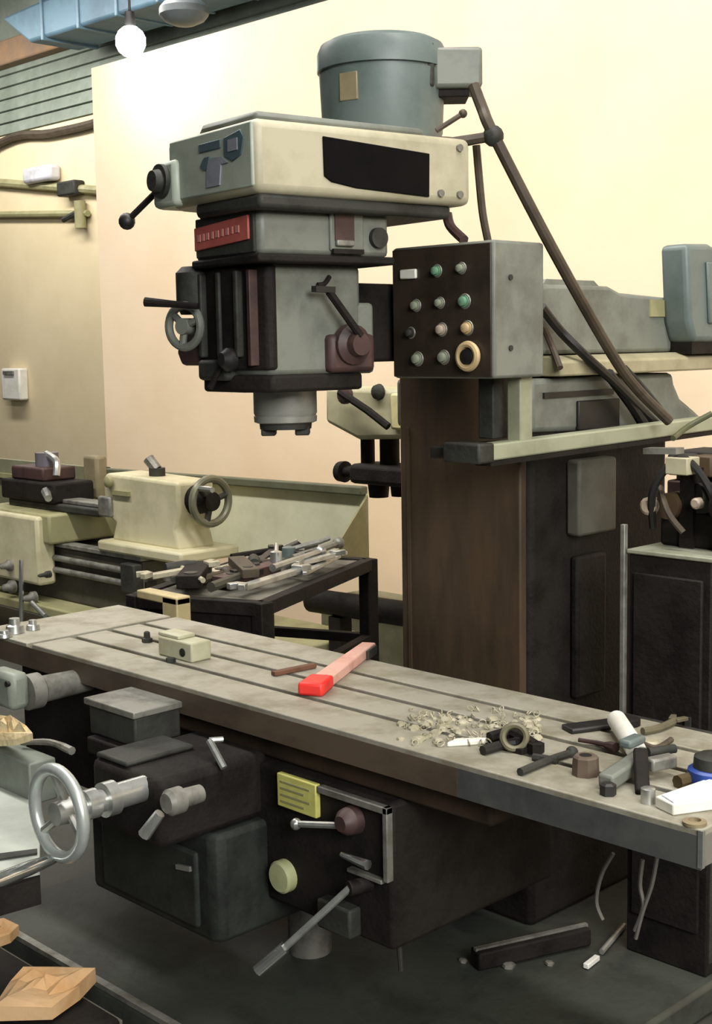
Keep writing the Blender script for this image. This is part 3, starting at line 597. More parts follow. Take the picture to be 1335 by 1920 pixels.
tag(MB().prism([a+Vector((0, -.018, 0)), b+Vector((0, -.018, 0)), b+Vector((.01, .02, 0)), a+Vector((-.005, .02, 0))], (0, 0, .012)).build('folded_paper', white_m, bevel=.003), 'small folded white paper in front of the swarf', 'paper')
c_ = ongrd(965, 1408)
cr_ = thing('clamp_collar', 'dull grey open ring standing among dark parts near the swarf', 'collar', c_)
n_ = Vector((.5, -.75, .35)).normalized()
MB().torus(c_+Vector((0, 0, .03)), n_, .025, .0075, 24, 8, 1.6).build('ring', mat('olive_grey_ring', hexc('777259'), .5), cr_)
MB().box(c_.x-.03, c_.x+.03, c_.y-.014, c_.y+.014, c_.z, c_.z+.012).build('foot', dk2_m, cr_)
def tool(name, label, cat, pts, r_, m_, head=None, group=None):
    """a rod-like hand tool lying on the table with an optional head shape at its end"""
    P_ = [ongrd(*q3)+Vector((0, 0, rz)) for q3, rz in pts]
    o_ = thing(name, label, cat, P_[0], group)
    MB().tube(P_, r_, 8, 3).build('shank', m_, o_)
    if head == 'nut': MB().rev(P_[-1]-Vector((0, 0, .012)), (0, 0, 1), [(0, .018), (.02, .018), (.022, .01)], 6).build('head', m_, o_)
    if head == 'jaw':
        d_ = (P_[-1]-P_[-2]).normalized(); e_ = Vector((-d_.y, d_.x, 0))
        MB().prism([P_[-1]-e_*.012, P_[-1]-e_*.022+d_*.03, P_[-1]-e_*.01+d_*.034, P_[-1]+d_*.014, P_[-1]+e_*.01+d_*.034, P_[-1]+e_*.022+d_*.03, P_[-1]+e_*.012], (0, 0, .008)).build('jaw', m_, o_, bevel=.001)
    if head == 'ball': MB().ball(P_[-1], .014, 10).build('knob', m_, o_)
    return o_
tool('bolt', 'black bolt lying in front of the grey open ring', 'bolt', [((905, 1416), .01), ((945, 1406), .012), ((975, 1402), .012)], .011, black_m, 'nut')
tool('strap_clamp', 'black strap clamp behind the black bolt', 'clamp', [((918, 1396), .014), ((960, 1392), .02), ((1005, 1412), .014)], .014, dk2_m, 'nut')
tool('tommy_bar', 'thin dark bar pointing at the bored brown nut', 'bar', [((975, 1455), .008), ((1030, 1432), .008), ((1072, 1418), .008)], .0085, dk_m, 'ball')
tool('hook_spanner', 'dark spanner crossing behind the grey ring', 'spanner', [((1000, 1425), .006), ((1045, 1432), .006)], .009, dk_m)
tool('screwdriver', 'dark slim screwdriver lying left of the white tube', 'screwdriver', [((1085, 1394), .008), ((1120, 1400), .008), ((1155, 1412), .012)], [.005, .006, .011], maroon_m)
a = ongrd(1062, 1372); b = ongrd(1172, 1358)
ft = thing('flat_wrench', 'black flat wrench lying behind the white tube', 'wrench', (a+b)/2)
MB().bar(a+Vector((0, 0, .006)), b+Vector((0, 0, .006)), .05, .012).build('handle', black_m, ft, bevel=.004)
MB().rev(b, (0, 0, 1), [(0, .035), (.014, .035), (.016, .03)], 14).build('head', dk2_m, ft)
c_ = ongrd(1098, 1452)
nt_ = thing('bored_bush', 'brown bored bush standing beside the thin dark bar', 'bush', c_)
MB().rev(c_, (0, 0, 1), [(0, .028), (.036, .026), (.04, .022), (.04, .013), (.02, .012)], 8).build('bush_body', mat('brown_iron', hexc('65574a'), .6), nt_)
MB().cyl(c_+Vector((0, 0, .036)), c_+Vector((0, 0, .0405)), .0125).build('bore', black_m, nt_)
# white tube
a = ongrd(1156, 1374)+Vector((0, 0, .03)); b = ongrd(1192, 1432)+Vector((0, 0, .03))
wt = thing('white_tube', 'plain white tube lying on the grey clamp fixture', 'tube', (a+b)/2-Vector((0, 0, .03)))
MB().rev(a, b-a, [(0, .021), ((b-a).length, .021)], 20).build('tube_wall', white_m, wt)
MB().rev(a-(b-a).normalized()*.001, a-b, [(0, .017), (.002, .016)], 16).build('tube_end', pinkb_m, wt)
# clamp fixture
c_ = ongrd(1178, 1478)
fx = thing('clamp_fixture', 'grey-green arched clamp fixture at the near end of the table', 'clamp', c_)
MB().bar(ongrd(1135, 1482)+Vector((0, 0, .016)), ongrd(1215, 1440)+Vector((0, 0, .03)), .035, .03).build('clamp_bar', gg_m, fx, bevel=.006)
MB().bar(ongrd(1200, 1432)+Vector((0, 0, .055)), ongrd(1170, 1446)+Vector((0, 0, .055)), .03, .018).build('arch_top', teal_m, fx, bevel=.006)
MB().bar(ongrd(1205, 1490)+Vector((0, 0, .0)), ongrd(1200, 1458)+Vector((0, 0, .055)), .028, .022).build('arch_leg', dk2_m, fx, bevel=.005)
MB().bar(ongrd(1215, 1462)+Vector((0, 0, .03)), ongrd(1262, 1452)+Vector((0, 0, .03)), .028, .026).build('jaw_block', gsteel_m, fx, bevel=.005)
MB().cyl(ongrd(1215, 1452)+Vector((0, 0, .046)), ongrd(1265, 1445)+Vector((0, 0, .046)), .009).build('clamp_screw', dk_m, fx)
c2 = ongrd(1140, 1490); MB().rev(c2, (0, 0, 1), [(0, .016), (.02, .016), (.024, .01)], 6).build('clamp_nut', black_m, fx)
c2 = ongrd(1215, 1505); MB().rev(c2, (0, 0, 1), [(0, .014), (.028, .014), (.03, .01)], 12).build('clamp_foot', steel_m, fx)
tool('small_wrench', 'small olive wrench behind the clamp fixture at the back edge', 'wrench', [((1205, 1378), .008), ((1235, 1372), .008), ((1262, 1360), .008)], .009, mat('olive_tool', hexc('5f5a45'), .6), 'jaw')
tool('bent_rod', 'bent dark rod right of the white tube', 'rod', [((1205, 1400), .006), ((1232, 1408), .006), ((1258, 1392), .006)], .007, hose_m)
c_ = ongrd(1222, 1398)
tag(MB().rev(c_, (0, 0, 1), [(0, .02), (.008, .02), (.012, .014), (.012, .0)], 14).build('washer', chip_m), 'pale round washer right of the white tube', 'washer')
# white box, blue item, oil tin
p = ongrd(1228, 1516)
wb = thing('white_carton', 'flat white carton on the near right corner of the table', 'carton', p)
MB().prism([ongrd(1228, 1514), ongrd(1262, 1530), ongrd(1420, 1508), ongrd(1330, 1478)], (0, 0, .022)).build('carton_body', white_m, wb, bevel=.003)
MB().prism([ongrd(1240, 1514)+Vector((0, 0, .0222)), ongrd(1262, 1528)+Vector((0, 0, .0222)), ongrd(1400, 1508)+Vector((0, 0, .0222)), ongrd(1330, 1484)+Vector((0, 0, .0222))], (0, 0, .003)).build('carton_lid', mat('bluish_white_card', hexc('e8ecf4'), .5), wb, bevel=.001)
p = ongrd(1338, 1470)
bl = thing('blue_container', 'navy blue container with dark cap at the right edge of table', 'container', p)
MB().rev(p, (0, 0, 1), [(0, .05), (.012, .052), (.03, .05), (.034, .044)], 24).build('container_body', blue_m, bl)
MB().rev(p+Vector((0, 0, .034)), (0, 0, 1), [(0, .04), (.022, .038), (.026, .03)], 22).build('container_cap', dk_m, bl)
tool('brass_fitting', 'small brown fitting between clamp fixture and blue container', 'fitting', [((1270, 1478), .012), ((1300, 1470), .012)], .014, mat('brown_brass', hexc('5e4f33'), .5, metal=.3), 'nut')
p = ongrd(1302, 1545)
tag(MB().rev(p, (0, 0, 1), [(0, .022), (.006, .022), (.008, .012), (.002, .011)], 16).build('flat_washer', mat('tan_washer', hexc('8e8163'), .5)), 'flat tan washer at the extreme near corner of table', 'washer')
p = ongrd(1270, 1532)

# ================================================================ LATHE BEHIND
LY = 4.3
lat = thing('lathe', 'cream engine lathe with splash guard behind the milling table', 'lathe', (-6.0, LY, 0))
p0 = aty(203, 876, 4.62); p1 = aty(686, 912, 4.62)
sgd = MB().box(p0.x, p1.x, 4.62, 4.635, .60, p1.z-.03).build('splash_guard', creamp_m, lat)
MB().bar((p0.x, 4.61, p0.z-.028), (p1.x, 4.61, p1.z-.022), .05, .045).build('guard_top_rail', mat('olive_rail', hexc('5f614c'), .6), sgd, bevel=.008)
MB().box(p0.x-.05, p0.x, 4.58, 4.64, .62, p0.z).build('guard_end_post', dk_m, sgd, bevel=.006)
q0 = aty(606, 1028, 4.28)
MB().prism([(p1.x, 4.62, p1.z-.045), (p1.x, 4.62, .62), (p1.x, 4.25, .62)], (.014, 0, 0)).build('guard_end_gusset', creamd_m, sgd)
p2 = aty(90, 862, 4.62)
MB().box(-8.6, p0.x-.05, 4.60, 4.64, .6, p2.z-.02).build('guard_rear_sheet', mat('olive_grey_sheet', hexc('83836a'), .6, c2=hexc('72725a'), scale=2), sgd)
MB().box(-8.6, p0.x-.05, 4.57, 4.60, .9, .93).build('guard_rear_rib', creamd_m, sgd)
# bed
be = aty(268, 1070, 4.12)
bed = MB().box(-9.0, be.x, 4.12, 4.46, .30, .615).build('bed', mat('dark_bed_casting', hexc('4a463c'), .55, c2=hexc('34312b'), scale=5), lat, bevel=.012)
MB().box(-9.0, be.x+.005, 4.105, 4.19, .615, .64).build('front_way', gsteel_m, bed, bevel=.004)
MB().box(-9.0, be.x+.005, 4.38, 4.47, .615, .64).build('rear_way', gsteel_m, bed, bevel=.004)
for zz in (.555, .485): MB().cyl((-9, 4.09, zz), (be.x-.12, 4.09, zz), .018, n=12).build('lead_screw', gsteel_m, bed)
MB().box(be.x-.13, be.x+.0, 4.06, 4.12, .44, .60).build('screw_bearing', dk_m, bed, bevel=.008)
MB().box(be.x-.02, be.x+.01, 4.13, 4.2, .37, .50).build('bed_end_slot', black_m, bed)
MB().box(-9.0, -4.7, 3.95, 4.66, .24, .30).build('chip_tray', creamd_m, lat, bevel=.01)
ped = MB().plan([(-5.55, 4.0), (-4.85, 4.0), (-4.85, 4.6), (-5.55, 4.6)], 0, .24).build('pedestal', cream_m, lat, bevel=.015)
# tailstock
tcx = aty(395, 940, 4.28)
tz = tcx.z
ts0 = aty(228, 925, 4.28).x; ts1 = tcx.x-.10
tsb = MB().prism([(ts0+.06, 4.16, .69), (ts1-.02, 4.16, .69), (ts1-.06, 4.16, .80), (ts1-.02, 4.16, tz-.05), (ts1-.02, 4.16, tz+.10), (ts0+.03, 4.16, tz+.115), (ts0, 4.16, tz+.09), (ts0, 4.16, tz-.12), (ts0+.10, 4.16, tz-.16)], (0, .24, 0)).build('tailstock_body', cream_m, lat, bevel=.03, seg=3)
MB().cyl((ts0-.03, 4.28, tz+.0), (ts0+.06, 4.28, tz+.0), .055).build('tailstock_barrel', gsteel_m, tsb)
MB().box(ts0-.03, ts0+.09, 4.135, 4.17, tz-.13, tz-.015).build('barrel_bracket', gsteel_m, tsb, bevel=.012)
MB().box(ts0+.10, ts0+.26, 4.145, 4.165, tz-.0, tz+.025).build('nameplate', creamd_m, tsb)
MB().rev((ts0+.08, 4.15, tz+.07), (0, -1, 0), [(0, .035), (.02, .03), (.03, .01)], 16).build('oil_cap', creamd_m, tsb)
MB().box(ts0+.02, ts1+.08, 4.09, 4.48, .638, .70).build('tailstock_base', cream_m, tsb, bevel=.015)
lt_ = aty(290, 870, 4.28)
MB().cyl((lt_.x+.02, 4.28, tz+.10), (lt_.x+.02, 4.28, lt_.z-.02), .045).build('clamp_post', dk_m, tsb)
MB().tube([(lt_.x+.02, 4.28, lt_.z-.03), (lt_.x-.03, 4.26, lt_.z+.03)], [.03, .032, .03]).build('clamp_lever', gsteel_m, tsb)
hwl = MB().torus((tcx.x, 4.28, tz), (1, 0, 0), .118, .021, 36, 10).build('tailstock_handwheel', mat('worn_wheel_rim', hexc('7a7a66'), .4, metal=.3), lat)
MB().cyl((ts1-.04, 4.28, tz), (tcx.x+.02, 4.28, tz), .085, .05).build('wheel_hub', dk2_m, hwl)
for k in range(3):
    an = R(15+120*k); MB().tube([(tcx.x, 4.28, tz), (tcx.x, 4.28+.115*math.cos(an), tz+.115*math.sin(an))], .017).build('spoke', dk_m, hwl)
MB().tube([(tcx.x, 4.20, tz+.075), (tcx.x+.12, 4.20, tz+.075)], .016).build('wheel_grip', steel_m, hwl)
# carriage at the left edge
cg = aty(62, 1080, 4.02)
crg = MB().box(cg.x-.5, cg.x+.13, 3.98, 4.10, .40, .80).build('apron', cream_m, lat, bevel=.02)
MB().box(cg.x-.6, cg.x+.2, 4.02, 4.55, .642, .815).build('carriage_saddle', creamd_m, crg, bevel=.015)
for (px_, py_, rr1) in ((18, 1060, .035), (22, 1100, .04), (62, 1120, .035), (90, 1077, .02)):
    p = aty(px_, py_, 3.97); kb = MB().rev((p.x, 3.985, p.z), (0, -1, 0), [(0, rr1), (.025, rr1), (.04, rr1*.6), (.07, rr1*.5), (.08, rr1*.2)], 16).build('apron_knob', gsteel_m if rr1 > .03 else dk_m, crg)
p = aty(40, 1140, 3.9); MB().tube([aty(40, 1050, 3.93), p, aty(40, 1175, 3.9)], .014).build('apron_lever', chrome_m, crg)
p = aty(60, 1130, 3.9); MB().tube([p, aty(85, 1155, 3.88)], .014).build('apron_lever', steel_m, crg)
MB().box(cg.x-.45, cg.x+.52, 4.14, 4.36, .815, .86).build('cross_slide', dk_m, crg, bevel=.01)
MB().box(cg.x-.05, cg.x+.58, 4.18, 4.30, .86, .885).build('compound_slide', gsteel_m, crg, bevel=.006)
MB().box(cg.x-.5, cg.x+.1, 4.12, 4.40, .86, .98).build('tool_post_base', dk2_m, crg, bevel=.015)
MB().box(cg.x-.42, cg.x-.06, 4.15, 4.38, .98, 1.06).build('tool_post', maroon_m, crg, bevel=.012)
MB().cyl((cg.x-.2, 4.27, 1.06), (cg.x-.2, 4.27, 1.14), .07).build('tool_post_nut', mat('lilac_grey_steel', hexc('77737c'), .45, metal=.3), crg)
MB().tube([(cg.x-.2, 4.27, 1.13), (cg.x+.02, 4.2, 1.10), (cg.x+.06, 4.17, 1.02)], .022, 8, 4).build('tool_post_lever', steel_m, crg)
MB().tube([(cg.x+.02, 4.12, .93), (cg.x+.11, 4.08, .90)], [.03, .022, .03]).build('tool_bit', steel_m, crg)
MB().box(cg.x-.05, cg.x+.1, 4.42, 4.5, .86, 1.12).build('chuck_guard', mat('tan_guard', hexc('8a7f62'), .6), crg, bevel=.02)

# ================================================================ TOOL STAND between lathe and mill
SZ = .845
sa = atz(690, 1047, SZ); sb2 = atz(492, 1128, SZ)
ed = (sa-sb2); L_ = ed.length; ed.normalize(); wd_ = Vector((-ed.y, ed.x, 0))
if wd_.x > 0: wd_ = -wd_
W_ = .52
st = thing('tool_stand', 'black angle iron stand heaped with tools beside the lathe', 'stand', ((sa+sb2)/2+wd_*W_/2)*1.0-Vector((0, 0, SZ)))
ctr = (sa+sb2)/2+wd_*W_/2
MB().frame_box(ctr-Vector((0, 0, .012)), ed, wd_, (0, 0, 1), L_/2-.03, W_/2-.03, .006).build('tray_sheet', mat('worn_tray_sheet', hexc('6f6d62'), .6, c2=hexc('4c4a42'), scale=8), st)
cn = [sb2, sa, sa+wd_*W_, sb2+wd_*W_]
for i in range(4):
    MB().bar(cn[i]-Vector((0, 0, .025)), cn[(i+1) % 4]-Vector((0, 0, .025)), .05, .05).build('frame_rail', dk2_m, st, bevel=.003)
    MB().bar((cn[i].x, cn[i].y, 0), (cn[i].x, cn[i].y, SZ-.002), .06, .06, (1, 0, 0)).build('leg', dk2_m, st, bevel=.004)
    MB().bar(Vector((cn[i].x, cn[i].y, .5)), Vector((cn[(i+1) % 4].x, cn[(i+1) % 4].y, .5)), .04, .04).build('lower_rail', dk2_m, st, bevel=.003)
def onst(u_, v_, h=.0): return sb2+ed*(L_*u_)+wd_*(W_*v_)+Vector((0, 0, h-.004))
MB().frame_box((sb2+(sb2+wd_*W_))/2-Vector((0, 0, .14)), wd_, ed, (0, 0, 1), W_/2-.03, .006, .10).build('front_skirt', dk2_m, st)
GR = 'tools heaped on the black stand'
def stool(name, label, cat, u0_, v0_, u1_, v1_, h, r_, m_, head=None):
    a_ = onst(u0_, v0_, h); b_ = onst(u1_, v1_, h+.012)
    o_ = thing(name, label, cat, (a_+b_)/2-Vector((0, 0, h)), GR)
    if head == 'wrench':
        MB().bar(a_, b_, r_*2.4, r_*1.1).build('shank', m_, o_, bevel=.002)
        d_ = (b_-a_).normalized(); e_ = Vector((-d_.y, d_.x, 0))
        for q3, s3 in ((b_, 1), (a_, -1)):
            MB().prism([q3-e_*r_*1.4, q3-e_*r_*2.4+d_*s3*.04, q3-e_*r_*1.0+d_*s3*.05, q3+d_*s3*.02, q3+e_*r_*1.0+d_*s3*.05, q3+e_*r_*2.4+d_*s3*.04, q3+e_*r_*1.4], (0, 0, r_*1.2)).build('jaw', m_, o_, bevel=.002)
    elif head == 'bar':
        MB().bar(a_, b_, r_*3, r_*1.6).build('bar_body', m_, o_, bevel=.003)
        MB().cyl(a_+(b_-a_)*.2+Vector((0, 0, r_*.6)), a_+(b_-a_)*.2+Vector((0, 0, r_*.86)), r_*.9, n=12).build('bar_hole', black_m, o_)
    elif head == 'hammer':
        MB().tube([a_, b_], r_*.8).build('handle', m_, o_)
        d_ = (b_-a_).normalized(); e_ = Vector((-d_.y, d_.x, 0))
        MB().tube([b_-e_*.06, b_-e_*.02, b_+e_*.06], [r_*1.6, r_*1.9, r_*1.5], 12).build('hammer_head', dk_m, o_)
    elif head == 'chuck':
        MB().rev(a_-Vector((0, 0, h)), (0, 0, 1), [(0, r_*1.6), (h*.5, r_*1.6), (h*.55, r_), (h, r_*.9), (h*1.05, r_*.4)], 18).build('chuck_body', m_, o_)
        MB().tube([a_+Vector((0, 0, -.01)), b_], r_*.35).build('chuck_key', steel_m, o_)
    else:
        MB().tube([a_, b_], [r_, r_*.8, r_*1.1]).build('shank', m_, o_)
        MB().ball(b_, r_*1.5, 10).build('knob', m_, o_)
    return o_
ol_m = mat('olive_dark_tool', hexc('45443a'), .55)
stool('open_wrench', 'bright open-ended wrench at the stand\'s near right edge', 'wrench', .10, .25, .42, .12, .03, .018, steel_m, 'wrench')
stool('open_wrench', 'dull grey wrench lying at the lathe end of the stand', 'wrench', .20, .88, .55, .66, .025, .018, gsteel_m, 'wrench')
stool('open_wrench', 'pale wrench leaning at the left corner of the stand', 'wrench', .06, .95, .25, .70, .06, .017, chip_m, 'wrench')
stool('clamp_bar', 'dark maroon clamp bar in the middle of the stand', 'bar', .18, .52, .52, .35, .03, .025, maroon_m, 'bar')
stool('clamp_bar', 'grey slotted clamp bar at the rear of the stand', 'bar', .60, .75, .92, .50, .02, .022, gsteel_m, 'bar')
stool('clamp_bar', 'pale flat clamp bar beside the maroon bar', 'bar', .30, .72, .62, .58, .02, .03, chip_m, 'bar')
stool('ball_hammer', 'dark headed hammer across the stand', 'hammer', .62, .12, .50, .55, .045, .014, hose_m, 'hammer')
stool('drill_chuck', 'grey-blue drill chuck standing on the stand', 'chuck', .68, .42, .78, .25, .09, .03, teal_m, 'chuck')
stool('drill_chuck', 'dark small chuck standing behind the grey-blue chuck', 'chuck', .80, .62, .9, .55, .07, .028, black_m, 'chuck')
stool('boring_bar', 'bright boring bar on top of the stand heap', 'bar', .36, .26, .72, .18, .06, .016, steel_m)
stool('boring_bar', 'dark boring bar at the stand front', 'bar', .05, .45, .32, .40, .035, .02, ol_m)
stool('boring_bar', 'long dark bar over the rear edge of stand', 'bar', .70, .95, .98, .62, .035, .014, dk2_m)
stool('boring_bar', 'short brown bar at the front left of stand', 'bar', .08, .72, .30, .58, .03, .02, hose_m)
stool('tap_wrench', 'steel tap wrench near the right rail of stand', 'wrench', .45, .08, .80, .10, .03, .012, steel_m, 'wrench')
stool('tap_wrench', 'black tap wrench between the clamp bars', 'wrench', .45, .50, .75, .62, .05, .014, black_m, 'wrench')
stool('clamp_bar', 'thick dark step clamp leaning over the near left corner', 'bar', .04, .62, .30, .80, .05, .03, dk2_m, 'bar')
stool('clamp_bar', 'brown rusted clamp bar crossing the maroon one', 'bar', .22, .30, .42, .62, .06, .022, hose_m, 'bar')
stool('ball_hammer', 'small pale handled hammer at the near left corner', 'hammer', .04, .50, .22, .88, .06, .013, chip_m, 'hammer')
stool('open_wrench', 'large black wrench under the bright boring bar', 'wrench', .30, .42, .66, .30, .04, .02, black_m, 'wrench')
stool('open_wrench', 'bright short wrench at the middle of the right rail', 'wrench', .55, .20, .70, .06, .05, .015, steel_m, 'wrench')
stool('drill_chuck', 'bright steel chuck in the middle of the heap', 'chuck', .50, .36, .60, .45, .10, .026, steel_m, 'chuck')
stool('drill_chuck', 'dark green chuck at the far rail of the stand', 'chuck', .88, .40, .95, .30, .08, .03, ol_m, 'chuck')
stool('boring_bar', 'grey bar slanting from the middle to the far rail', 'bar', .58, .30, .95, .22, .06, .018, gsteel_m)
# cream bracket hanging at the stand's front corner (below tools)
p = aty(338, 1145, 2.72)
tag(MB().box(p.x-.05, p.x+.045, 2.9, 3.0, .60, p.z+.05).build('cream_post', mat('tan_cream_paint', hexc('c9b98a'), .6), bevel=.006), 'short cream post behind the table\'s back edge below the stand', 'post') if False else None
cp = thing('angle_bracket', 'cream angle bracket standing behind the table edge below the stand', 'bracket', (p.x, 2.72, 0))
MB().box(p.x-.05, p.x+.035, 2.68, 2.74, .0, p.z+.052).build('upright', mat('tan_cream_paint', hexc('c9b98a'), .6), cp, bevel=.005)
MB().box(p.x-.20, p.x+.035, 2.68, 2.74, p.z+.025, p.z+.055).build('arm', MT['tan_cream_paint'], cp, bevel=.005)

# low junk between stand and column: black pipe and pale sheets
a = aty(585, 1125, 4.4); b = aty(775, 1148, 4.4)
bp_ = thing('black_pipe', 'thick black pipe lying level between lathe pedestal and mill column', 'pipe', ((a+b)/2).xy.to_3d())
MB().tube([a, b+Vector((.6, 0, 0))], .06, 16).build('pipe_body', dk2_m, bp_)
for q3 in (a+Vector((.2, 0, 0)), b+Vector((.4, 0, 0))): MB().box(q3.x-.04, q3.x+.04, 4.36, 4.44, 0, q3.z-.055).build('pipe_stand', dk2_m, bp_)
a = aty(700, 1128, 4.85); bo = MB().box(a.x-.3, a.x+1.2, 4.75, 5.1, 0, a.z).build('storage_box', mat('olive_box', hexc('7d7a60'), .7), bevel=.01)
tag(bo, 'olive box against the wall behind the black pipe', 'box')
sh_ = MB().prism([(-4.82, 4.08, .0), (-4.15, 4.08, .0), (-4.15, 4.33, .0), (-4.82, 4.33, .0)], (0, 0, .012)).build('pale_sheet', white_m)
tag(sh_, 'pale sheet lying on the floor under the tool stand', 'sheet')

# ================================================================ DRILLING MACHINE behind the column
DY = 4.1
dp = aty(712, 770, DY)
dr = thing('drilling_machine', 'cream and black drilling machine half hidden by the mill column', 'drill', (dp.x+.35, DY, 0))
def D(px_, py_, y=DY): return aty(px_, py_, y)
v0 = D(640, 724); v1 = D(775, 730); v2 = D(775, 815); v3 = D(700, 822); v4 = D(640, 790)
hd = MB().prism([v0+Vector((0, -.1, 0)), v1+Vector((.3, -.1, 0)), v2+Vector((.3, -.1, 0)), v3+Vector((0, -.1, 0)), v4+Vector((0, -.1, 0))], (0, .26, 0)).build('drill_head', mat('drill_cream', hexc('bcb797'), .5, c2=hexc('a6a180'), scale=5), dr, bevel=.02)
p = D(752, 765, DY-.11); MB().box(p.x-.05, p.x+.05, DY-.125, DY-.1, p.z-.09, p.z+.06).build('drill_cover', yel_m if False else mat('pale_yellow_cover', hexc('d8cf9a'), .5), hd, bevel=.01)
p = D(708, 735, DY-.11); MB().rev((p.x, DY-.1, p.z), (0, -1, 0), [(0, .035), (.02, .03), (.03, .01)], 14).build('drill_knob', dk_m, hd)
MB().tube([D(638, 735, DY-.16), D(690, 770, DY-.16), D(728, 800, DY-.14)], .017).build('feed_handle', dk2_m, dr)
MB().rev(D(650, 740, DY-.14), (0, -1, 0), [(0, .04), (.02, .04), (.03, .02)], 14).build('handle_hub', maroon_m, dr)
for (pxa, pxb, y0, y1) in ((676, 702, 815, 905), (712, 748, 800, 905)):
    a = D((pxa+pxb)/2, y0); b = D((pxa+pxb)/2, y1); MB().cyl(a, (a.x, a.y, b.z), (pxb-pxa)/2/418).build('drill_spindle', dk2_m, dr)
a = D(680, 882); b = D(775, 885)
MB().box(a.x, b.x+.3, DY-.09, DY+.09, D(700, 905).z, D(700, 868).z).build('spindle_yoke', dk2_m, dr, bevel=.02)
MB().rev(D(652, 885), (1, 0, 0), [(-.05, .0), (-.05, .045), (-.015, .048), (-.01, .026), (.10, .026)], 18).build('yoke_knob', dk2_m, dr)
for px_, hh in ((710, 932), (752, 930)):
    a = D(px_, 900); b = D(px_, hh); MB().cyl(a, (a.x, a.y, b.z), .05, .042).build('drill_chuck', dk2_m, dr)
MB().cyl((dp.x+.62, DY+.1, 0), (dp.x+.62, DY+.1, dp.z+.2), .09).build('drill_column', dk_m, dr)
MB().box(dp.x+.3, dp.x+.95, DY-.25, DY+.22, 0, .06).build('drill_foot', dk_m, dr, bevel=.01)
MB().box(dp.x+.2, dp.x+.70, DY-.03, DY+.2, dp.z-.02, dp.z+.12).build('drill_arm', MT['drill_cream'], dr, bevel=.02)

# ================================================================ FLOOR THINGS
def crumple(name, label, cat, pts, z0, th, m_, amp=.02):
    P_ = [Vector(p_) for p_ in pts]; c_ = sum(P_, Vector())/len(P_)
    mb = MB(); n = len(P_); vs = []; rings = 4
    rnd = random.Random(name+str(len(pts)))
    for k in range(rings+1):
        f = 1-k/rings
        for p_ in P_: vs.append(c_+(p_-c_)*max(f, .02)+Vector((0, 0, th+rnd.uniform(-amp, amp)*(1 if 0 < k else .3)+.6*amp*(1-f))))
    fs = [(k*n+i, k*n+(i+1) % n, (k+1)*n+(i+1) % n, (k+1)*n+i) for k in range(rings) for i in range(n)]
    b0 = len(vs); vs += [p_.copy() for p_ in P_]
    fs += [(b0+i, b0+(i+1) % n, (i+1) % n, i) for i in range(n)]; fs.append(tuple(b0+i for i in range(n-1, -1, -1)))
    mb.add(vs, fs); o_ = mb.build(name, m_, smooth=False); tag(o_, label, cat); return o_
Zc = .30
crumple('cardboard_piece', 'large crumpled tan cardboard beside the machine base', 'cardboard', [atz(-10, 1915, .16), atz(20, 1862, .16), atz(45, 1838, .16), atz(110, 1836, .16), atz(180, 1842, .16), atz(150, 1875, .16), atz(98, 1912, .16)], 0, .035, paper_m, .014)
crumple('cardboard_scrap', 'small tan cardboard scrap at the left edge above the large one', 'cardboard', [atz(-40, 1790, .14), atz(-30, 1742, .14), atz(8, 1738, .14), atz(36, 1752, .14), atz(20, 1768, .14)], 0, .025, paper_m, .009)
bn = thing('waste_crate', 'low dark wooden crate under the cardboard at the left', 'crate', (*atz(40, 1900, .0).xy, 0))
a = atz(60, 1890, .15)
MB().box(a.x-.5, a.x+.20, a.y-.25, a.y+.12, .0, .150).build('crate_body', dk2_m, bn, bevel=.008)
for k in range(3): MB().box(a.x-.5, a.x+.20, a.y+.12, a.y+.128, .012+k*.047, .05+k*.047).build('slat', mat('grey_wood', hexc('5b5a50'), .8, scale=9), bn, bevel=.003)
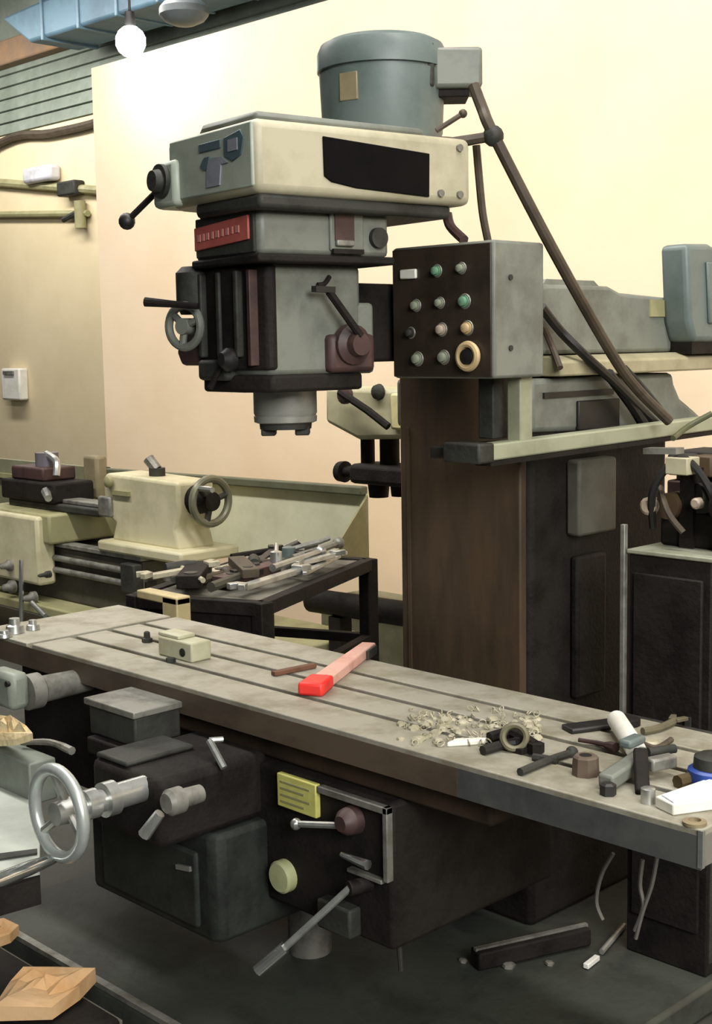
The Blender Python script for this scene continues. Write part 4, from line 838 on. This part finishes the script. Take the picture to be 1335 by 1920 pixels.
crumple('oily_rag', 'cream rag heaped on the knee lever at the left edge', 'rag', [aty(-30, 1372, 1.72), aty(-10, 1352, 1.75), aty(22, 1358, 1.75), aty(50, 1378, 1.73), aty(62, 1388, 1.71), aty(30, 1398, 1.70), aty(-20, 1400, 1.70)], 0, .02, paperl_m, .018)
# wires hanging under the near end of the table
for k, pts in enumerate((((1150, 1600), (1128, 1640), (1118, 1690), (1130, 1725)), ((1205, 1612), (1200, 1660), (1206, 1700), (1190, 1745)), ((1232, 1608), (1222, 1660), (1205, 1710), (1192, 1760)))):
    o_ = MB().tube([aty(x_, y_, 2.3) for x_, y_ in pts], .0045, 6, 5).build('hanging_wire', mat('grey_wire', hexc('6d6a64'), .5))
    tag(o_, ('loose grey wire hanging under the table, leftmost of three', 'loose grey wire hanging under the table, middle of three', 'loose grey wire hanging under the table, rightmost of three')[k], 'wire', 'wires under the table')
a = atz(890, 1775, .15); b = atz(1100, 1728, .15)
pk_ = thing('drain_channel', 'grey drain channel lying on the mill base', 'channel', ((a+b)/2).xy.to_3d()+Vector((0, 0, .085)))
MB().bar(a-Vector((0, 0, .035)), b-Vector((0, 0, .035)), .05, .05).build('channel_body', dk2_m, pk_, bevel=.006)
MB().bar(a-Vector((0, 0, .008)), b-Vector((0, 0, .008)), .014, .008).build('channel_lip', gsteel_m, pk_)
a = atz(1140, 1795, .1); b = atz(1165, 1745, .1)
a = atz(1098, 1812, .095); b = atz(1120, 1795, .095)
tag(MB().bar(a, b, .016, .014).build('white_scrap', white_m, bevel=.002), 'tiny bright white scrap on the mill base', 'scrap')
a = atz(1128, 1785, .095); b = atz(1170, 1735, .095)
tag(MB().tube([a, b], .008).build('floor_rod', gsteel_m), 'thin grey rod behind the white scrap on the base', 'rod')
for k, (px_, py_, q3) in enumerate(((952, 1812, .02), (895, 1790, .014), (868, 1803, .012), (1030, 1808, .013))):
    p = atz(px_, py_, .086)
    o_ = MB().rev(p, (.2, .1, 1), [(0, q3), (q3*.5, q3), (q3*.7, q3*.5)], 6).build('loose_nut', gsteel_m)
    tag(o_, ('largest loose steel nut on the base below the grey channel', 'loose steel nut at the left end of the grey channel', 'leftmost loose steel nut on the mill base', 'loose steel nut nearest the bright white scrap')[k], 'nut', 'nuts on the base')
